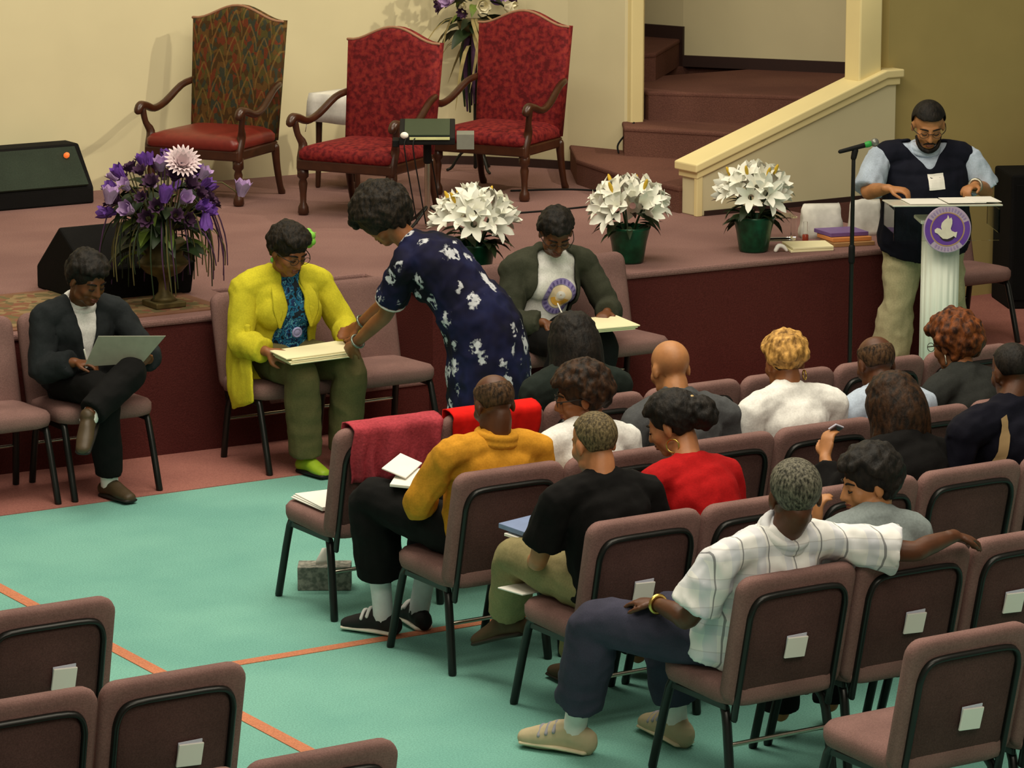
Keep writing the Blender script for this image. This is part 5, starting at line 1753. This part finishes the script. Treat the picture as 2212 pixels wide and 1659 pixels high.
def drape(name, x0, x1, zb_rear, zb_front, mat, label, cat, wob, seed):
    """cloth hung over the top of a front-row chair back"""
    y = ROWY['A']
    prof = []
    for i in range(11):
        t = i / 10
        w = BL + 0.008
        prof.append((bpt(0, w - (0.83 - zb_rear) * (1 - t) * 1.02, 0.046)))
    prof += [bpt(0, BL + 0.016, 0.03), bpt(0, BL + 0.02, 0.0), bpt(0, BL + 0.016, -0.03)]
    for i in range(8):
        t = i / 7
        prof.append(bpt(0, BL + 0.006 - (0.83 - zb_front) * t, -0.05))
    nx = 34
    mb = MB()
    P_ = []
    for i in range(nx + 1):
        u = i / nx
        for j, p in enumerate(prof):
            hang = min(1, abs(j - 12) / 9)
            rear = -1 if j < 12 else 1
            o_ = wob * hang * max(0, noise.noise(V((u * 11 + seed, j * 0.05, 0))) + 0.25)
            P_.append((x0 + (x1 - x0) * u + 0.008 * hang * math.sin(j * 0.7 + seed + 5 * u), y + p.y + rear * o_, p.z - (0.012 * hang * noise.noise(V((u * 3, seed, 1))) if j in (0, 1) else 0)))
    m = len(prof)
    mb.add(P_, [(i * m + j, (i + 1) * m + j, (i + 1) * m + j + 1, i * m + j + 1) for i in range(nx) for j in range(m - 1)])
    ob = mb.build(name, mat, None, True)
    s_ = ob.modifiers.new('thick', 'SOLIDIFY')
    s_.thickness = 0.006
    s_.offset = 0
    return tag(ob, label, cat)


drape('towel', 6.93, 7.355, 0.60, 0.66, fabric('maroon_terry', C(168, 62, 72), 0.2, 90, 6, 0.5), 'maroon towel draped over the aisle chair back in the front row', 'towel', 0.055, 1.0)
drape('jacket', 7.41, 7.84, 0.62, 0.62, fabric('bright_red_nylon', C(214, 24, 18), 0.1, 40, 6, 0.2), 'bright red jacket hung over a front row chair back', 'jacket', 0.03, 4.0)

tb_ = thing('tissue_box', 'grey patterned tissue box on the teal carpet under the towel chair', 'tissue box', (7.13, 12.86, 0), -0.55)
t_ = NT('marbled_box')
f_ = t_.noise(45, 3)
MB().box(-0.115, 0.115, -0.06, 0.06, 0, 0.105).build('box', t_.done(t_.ramp(f_.outputs[0], [(0.4, C(108, 112, 104)), (0.6, C(160, 158, 148))]), 0.7), tb_, False, 0.004)
mb = MB()
mb.rings([[V((r * math.cos(a) * 1.3 + 0.006 * math.sin(3 * a), r * math.sin(a) * (0.5 + 0.3 * math.sin(2 * a)), z)) for a in [2 * PI * k / 12 for k in range(12)]] for r, z in ((0.03, 0.10), (0.026, 0.125), (0.014, 0.15), (0.004, 0.175))], 12)
mb.build('tissue', MT['white'], tb_, True)

# ------------------------------------------------------------------ lectern, microphone
acr = NT('clear_acrylic')
acr.b.inputs['Transmission Weight'].default_value = 1.0
acr.b.inputs['IOR'].default_value = 1.08
MT['acrylic'] = acr.done((0.96, 0.97, 0.94, 1), 0.03, 0, 0.6)
MT['plaster'] = plain('white_fluted_plaster', C(232, 236, 224), 0.6, 0, 0.3, 0.02, 8)
lt_ = thing('lectern', 'clear acrylic lectern on a white fluted column with a round purple emblem', 'lectern', (11.88, 14.56, 0), -0.50)
MB().box(-0.20, 0.20, -0.17, 0.17, 0, 0.04).build('base', MT['plaster'], lt_, False, 0.01)
R_ = []
for z in (0.04, 0.98):
    ring_ = []
    for k in range(96):
        a = 2 * PI * k / 96
        r = 0.102 - 0.008 * (0.5 + 0.5 * math.cos(16 * a)) ** 2
        ring_.append(V((r * math.cos(a), r * math.sin(a), z)))
    R_.append(ring_)
MB().rings(R_, 96).build('column', MT['plaster'], lt_, True)
MB().box(-0.13, 0.13, -0.11, 0.11, 0.98, 1.0).build('capital', MT['plaster'], lt_, False, 0.006)
MB().box(-0.285, 0.285, -0.172, -0.165, 0.90, 1.085).build('front_panel', MT['acrylic'], lt_)
MB().box(-0.285, -0.278, -0.165, 0.15, 0.94, 1.066).build('side_panel', MT['acrylic'], lt_)
MB().box(0.278, 0.285, -0.165, 0.15, 0.94, 1.066).build('side_panel', MT['acrylic'], lt_)
MB().prism_x([(-0.19, 1.087), (0.16, 1.067), (0.16, 1.075), (-0.19, 1.096)], -0.295, 0.295).build('top_shelf', plain('frosted_acrylic', C(206, 204, 188), 0.25, 0, 0.5), lt_, False, 0.003)
em = MB().lathe([(0.124, 0), (0.128, 0.003), (0.128, 0.010), (0.124, 0.013)], 48)
em.v = [(x, -0.175 - z, 0.965 + y) for x, y, z in em.v]
emo = em.build('emblem', plain('pale_lilac_enamel', C(186, 164, 190), 0.4), lt_)


def eface(poly_or_mb, name, mat, dep):
    mbx = poly_or_mb
    mbx.v = [(x, -0.188 - dep, 0.965 + y) for x, y, z in mbx.v]
    return mbx.build(name, mat, emo)


X_, Y_ = V((1, 0, 0)), V((0, 1, 0))
MT['violet'] = plain('violet_enamel', C(104, 62, 158), 0.4)
eface(flat_ring((0, 0, 0), X_, Y_, 0.001, 0.086), 'emblem_field', MT['violet'], 0.001)
eface(flat_ring((0, 0, 0), X_, Y_, 0.086, 0.092), 'emblem_gold_line', plain('copper_line', C(196, 150, 110), 0.4, 0.3), 0.002)
eface(flat_ring((0, 0, 0), X_, Y_, 0.094, 0.121, math.radians(150), math.radians(222)), 'emblem_band', MT['violet'], 0.002)
eface(flat_ring((0, 0, 0), X_, Y_, 0.094, 0.121, math.radians(-46), math.radians(22)), 'emblem_band', MT['violet'], 0.002)
lm = MB()
for k in range(13):
    a = math.radians(32 + 9 * k)
    q_ = flat_ring((0, 0, 0), X_, Y_, 0.099, 0.116, a - 0.035, a + 0.035, 2, 1)
    lm.add(q_.v, q_.f)
for k in range(8):
    a = math.radians(236 + 9.2 * k)
    q_ = flat_ring((0, 0, 0), X_, Y_, 0.099, 0.116, a - 0.035, a + 0.035, 2, 1)
    lm.add(q_.v, q_.f)
eface(lm, 'emblem_lettering', plain('soft_violet_letters', C(158, 132, 180), 0.4), 0.0025)['kind'] = 'stuff'
dove = [(-0.070, -0.002), (-0.056, 0.008), (-0.040, 0.004), (-0.030, -0.004), (-0.036, 0.014), (-0.032, 0.034), (-0.018, 0.050), (-0.004, 0.060), (0.000, 0.078), (0.008, 0.060), (0.008, 0.054), (0.018, 0.064), (0.024, 0.050), (0.024, 0.030), (0.016, 0.004), (0.022, -0.008), (0.040, -0.016), (0.052, -0.014), (0.046, -0.046), (0.034, -0.036), (0.020, -0.044), (0.000, -0.052), (-0.024, -0.050), (-0.040, -0.036), (-0.054, -0.022), (-0.068, -0.016)]
dm = MB()
n_ = len(dove)
dm.add([(x, y, 0) for x, y in dove] + [(x, y, 0.004) for x, y in dove], [tuple(range(n_)), tuple(reversed(range(n_, 2 * n_)))] + [(i, (i + 1) % n_, n_ + (i + 1) % n_, n_ + i) for i in range(n_)])
dm.v = [(x, -0.191 - z, 0.965 + y) for x, y, z in dm.v]
dm.build('emblem_dove', plain('cream_dove', C(226, 216, 198), 0.5), emo)
sh_ = flat_ring((0.0, -0.02, 0), X_, Y_, 0.034, 0.046, math.radians(205), math.radians(335), 24, 1)
eface(sh_, 'emblem_shadow', plain('dark_plum_line', C(54, 32, 50), 0.5), 0.0022)

cu, su = math.cos(-0.50), math.sin(-0.50)


def lec(x, y, z):
    return (11.88 + x * cu - y * su, 14.56 + x * su + y * cu, z)


for k, (x0, x1, lb) in enumerate(((-0.20, 0.0, 'left white sheet on the clear lectern'), (0.005, 0.21, 'middle white sheet on the clear lectern'), (0.15, 0.292, 'right white sheet on the clear lectern'))):
    slab('paper', [lec(x0, -0.17, 1.097 + 0.004 * k), lec(x1, -0.17, 1.097 + 0.004 * k), lec(x1, 0.13, 1.080 + 0.004 * k), lec(x0, 0.13, 1.080 + 0.004 * k)], 0.004, MT['white'], lb, 'paper', 'papers on the lectern')

ms = thing('microphone_stand', 'black microphone stand left of the speaker at the lectern', 'microphone stand', (11.62, 15.0, 0))
MB().lathe([(0.135, 0), (0.135, 0.015), (0.05, 0.03), (0.018, 0.05)], 24).build('base', MT['black_metal'], ms, True)
MB().limb([(0, 0, 0.03), (0, 0, 0.7), (0, 0, 1.30)], [0.012, 0.012, 0.011], None, 10).build('pole', MT['black_metal'], ms, True)
MB().limb([(0, 0, 0.72), (0, 0, 0.80)], [0.018, 0.018], None, 10).build('clutch', MT['black'], ms, True)
MB().limb([(0, 0, 1.29), (0.01, 0, 1.33)], [0.016, 0.018], None, 10).build('clip', MT['black'], ms, True)
mk_ = thing('microphone', 'black microphone with a green band pointing up at the speaker', 'microphone', (11.62, 15.0, 1.343))
MB().limb([(-0.07, 0.03, -0.018), (0.06, -0.028, 0.016)], [0.011, 0.014], None, 10).build('handle', MT['black'], mk_, True)
MB().limb([(0.062, -0.029, 0.0165), (0.078, -0.036, 0.021)], [0.0165, 0.0175], None, 10).build('band', plain('green_band', C(40, 150, 60), 0.5), mk_, True)
MB().ell((0.105, -0.048, 0.028), 0.024, 0.024, 0.024).build('mesh_head', plain('steel_mesh', C(130, 132, 126), 0.35, 0.6), mk_, True)

# ------------------------------------------------------------------ things laid on the platform edge at the right
MT['bag'] = fabric('white_tissue_bag', C(214, 212, 204), 0.06, 30, 8, 0.5)


def bagm(w, d, h, seed):
    R = []
    for i in range(9):
        t = i / 8
        ring = []
        for k in range(20):
            a = 2 * PI * k / 20
            sq = 1 / max(abs(math.cos(a)), abs(math.sin(a))) ** 0.75
            wob = 1 + 0.12 * noise.noise(V((math.cos(a) * 2 + seed, math.sin(a) * 2, t * 3)))
            e = 1 - 0.12 * t
            ring.append(V((w * 0.5 * math.cos(a) * sq * wob * e, d * 0.5 * math.sin(a) * sq * wob * (1 - 0.75 * t * t), h * t * (1 + 0.12 * noise.noise(V((a, seed, 0))) * (t > 0.9)))))
        R.append(ring)
    return MB().rings(R, 20)


bg_ = tag(bagm(0.25, 0.13, 0.185, 1).build('paper_bag', MT['bag'], None, True), 'crumpled white bag standing on the platform edge behind the books', 'bag')
bg_.location = (12.06, 15.86, ST)
bg_.rotation_euler[2] = -0.4
bg_ = tag(bagm(0.20, 0.12, 0.20, 7).build('paper_bag', MT['bag'], None, True), 'white bag partly hidden behind the microphone stand', 'bag')
bg_.location = (12.33, 15.80, ST)
bg_.rotation_euler[2] = -0.3
pb = thing('plastic_box', 'clear plastic tub between the lily pot and the white bag', 'tub', (11.80, 15.93, ST), -0.4)
MB().box(-0.095, 0.095, -0.08, 0.08, 0, 0.13).build('tub', MT['glass'], pb, False, 0.01)
MB().box(-0.10, 0.10, -0.085, 0.085, 0.131, 0.142).build('lid', MT['acrylic'], pb, False, 0.004)
for k, (lb, mt_) in enumerate((('ivory paper pile at the bottom on the platform edge', MT['ivory']), ('ivory paper on top of the pile on the platform edge', MT['ivory']))):
    slab('paper', [(11.58 + 0.015 * k, 15.50, ST + 0.001 + 0.014 * k), (11.83, 15.435, ST + 0.001 + 0.014 * k), (11.91, 15.62, ST + 0.001 + 0.014 * k), (11.68, 15.72, ST + 0.001 + 0.014 * k)], 0.012, mt_, lb, 'paper', 'papers on the platform edge')
for k, (c_, lb) in enumerate(((C(168, 128, 84), 'tan book at the bottom of the pile by the microphone stand'), (C(214, 140, 78), 'orange book in the pile by the microphone stand'), (C(112, 82, 142), 'purple book on top of the pile by the microphone stand'))):
    slab('book', [(11.90 + 0.01 * k, 15.52 + 0.03 * k, ST + 0.001 + 0.024 * k), (12.14, 15.46 + 0.03 * k, ST + 0.001 + 0.024 * k), (12.18, 15.66 + 0.03 * k, ST + 0.001 + 0.024 * k), (11.95, 15.72 + 0.03 * k, ST + 0.001 + 0.024 * k)], 0.022, plain('book_cover_%d' % k, c_, 0.5), lb, 'book', 'books by the microphone stand')
bo = thing('bottle', 'small clear bottle with a red-brown base on the platform edge', 'bottle', (11.86, 15.74, ST))
MB().lathe([(0.016, 0), (0.018, 0.004), (0.018, 0.045), (0.014, 0.05)], 12).build('amber_base', plain('amber_liquid', C(150, 60, 40), 0.3), bo, True)
MB().lathe([(0.014, 0.05), (0.012, 0.09), (0.012, 0.12), (0.004, 0.125)], 12).build('neck', MT['acrylic'], bo, True)
tw_ = tag(MB().limb([(0, 0, 0.012), (0.02, 0.0, 0.035), (0.045, -0.01, 0.03), (0.06, -0.02, 0.01)], [0.012, 0.014, 0.012, 0.009], None, 8).build('tissue', MT['white'], None, True), 'crumpled tissue at the foot of the right lily pot', 'tissue')
tw_.location = (11.52, 15.56, ST)

# ------------------------------------------------------------------ far right: black speaker cabinets and a potted tree
cab = thing('speaker_cabinet', 'black speaker cabinet on the floor behind the empty chair at the right edge', 'speaker', (14.36, 16.50, 0), -0.45)
MB().box(-0.33, 0.33, -0.22, 0.22, 0, 0.84).build('cabinet', MT['black_cab'], cab, False, 0.015)
MB().box(-0.30, 0.30, -0.235, -0.221, 0.06, 0.78).build('grille', fabric('black_grille', C(10, 10, 10), 0.3, 300, 4, 0.3), cab, False, 0.004)
MB().box(-0.02, 0.05, -0.242, -0.236, 0.715, 0.74).build('badge', plain('pale_badge', C(120, 150, 136), 0.4), cab)
amp = thing('equipment_case', 'black case with a pale latch standing on the speaker cabinet at the right edge', 'case', (14.46, 16.47, 0.84), -0.45)
MB().prism_y([(-0.20, 0), (0.20, 0), (0.20, 0.22), (-0.10, 0.22)], -0.15, 0.15).build('case', MT['black_cab'], amp, False, 0.01)
MB().box(-0.09, -0.05, -0.16, -0.15, 0.15, 0.19).build('latch', MT['chrome'], amp, False, 0.003)
tree = thing('potted_tree', 'dark leafy indoor tree showing at the right edge by the wall', 'potted plant', (15.0, 16.45, 0))
MB().lathe([(0.10, 0), (0.13, 0.2), (0.15, 0.28), (0.13, 0.28)], 16).build('pot', plain('dark_pot', C(40, 34, 30), 0.6), tree, True)
MB().limb([(0, 0, 0.25), (0.01, 0.01, 0.9), (-0.02, 0, 1.5)], [0.025, 0.022, 0.015], None, 8).build('trunk', MT['wood'], tree, True)
R = random.Random(77)
for k in range(90):
    d = V((R.gauss(0, 1), R.gauss(0, 1), R.gauss(0, 1))).normalized()
    c = V((0, 0, 1.5)) + V((d.x * 0.40, d.y * 0.26, d.z * 0.32)) * R.uniform(0.6, 1.0)
    putleaf(LEAFB, tree, c, (d.x, d.y), R.uniform(0.8, 1.2))

bpy.data.scenes.remove(shop)
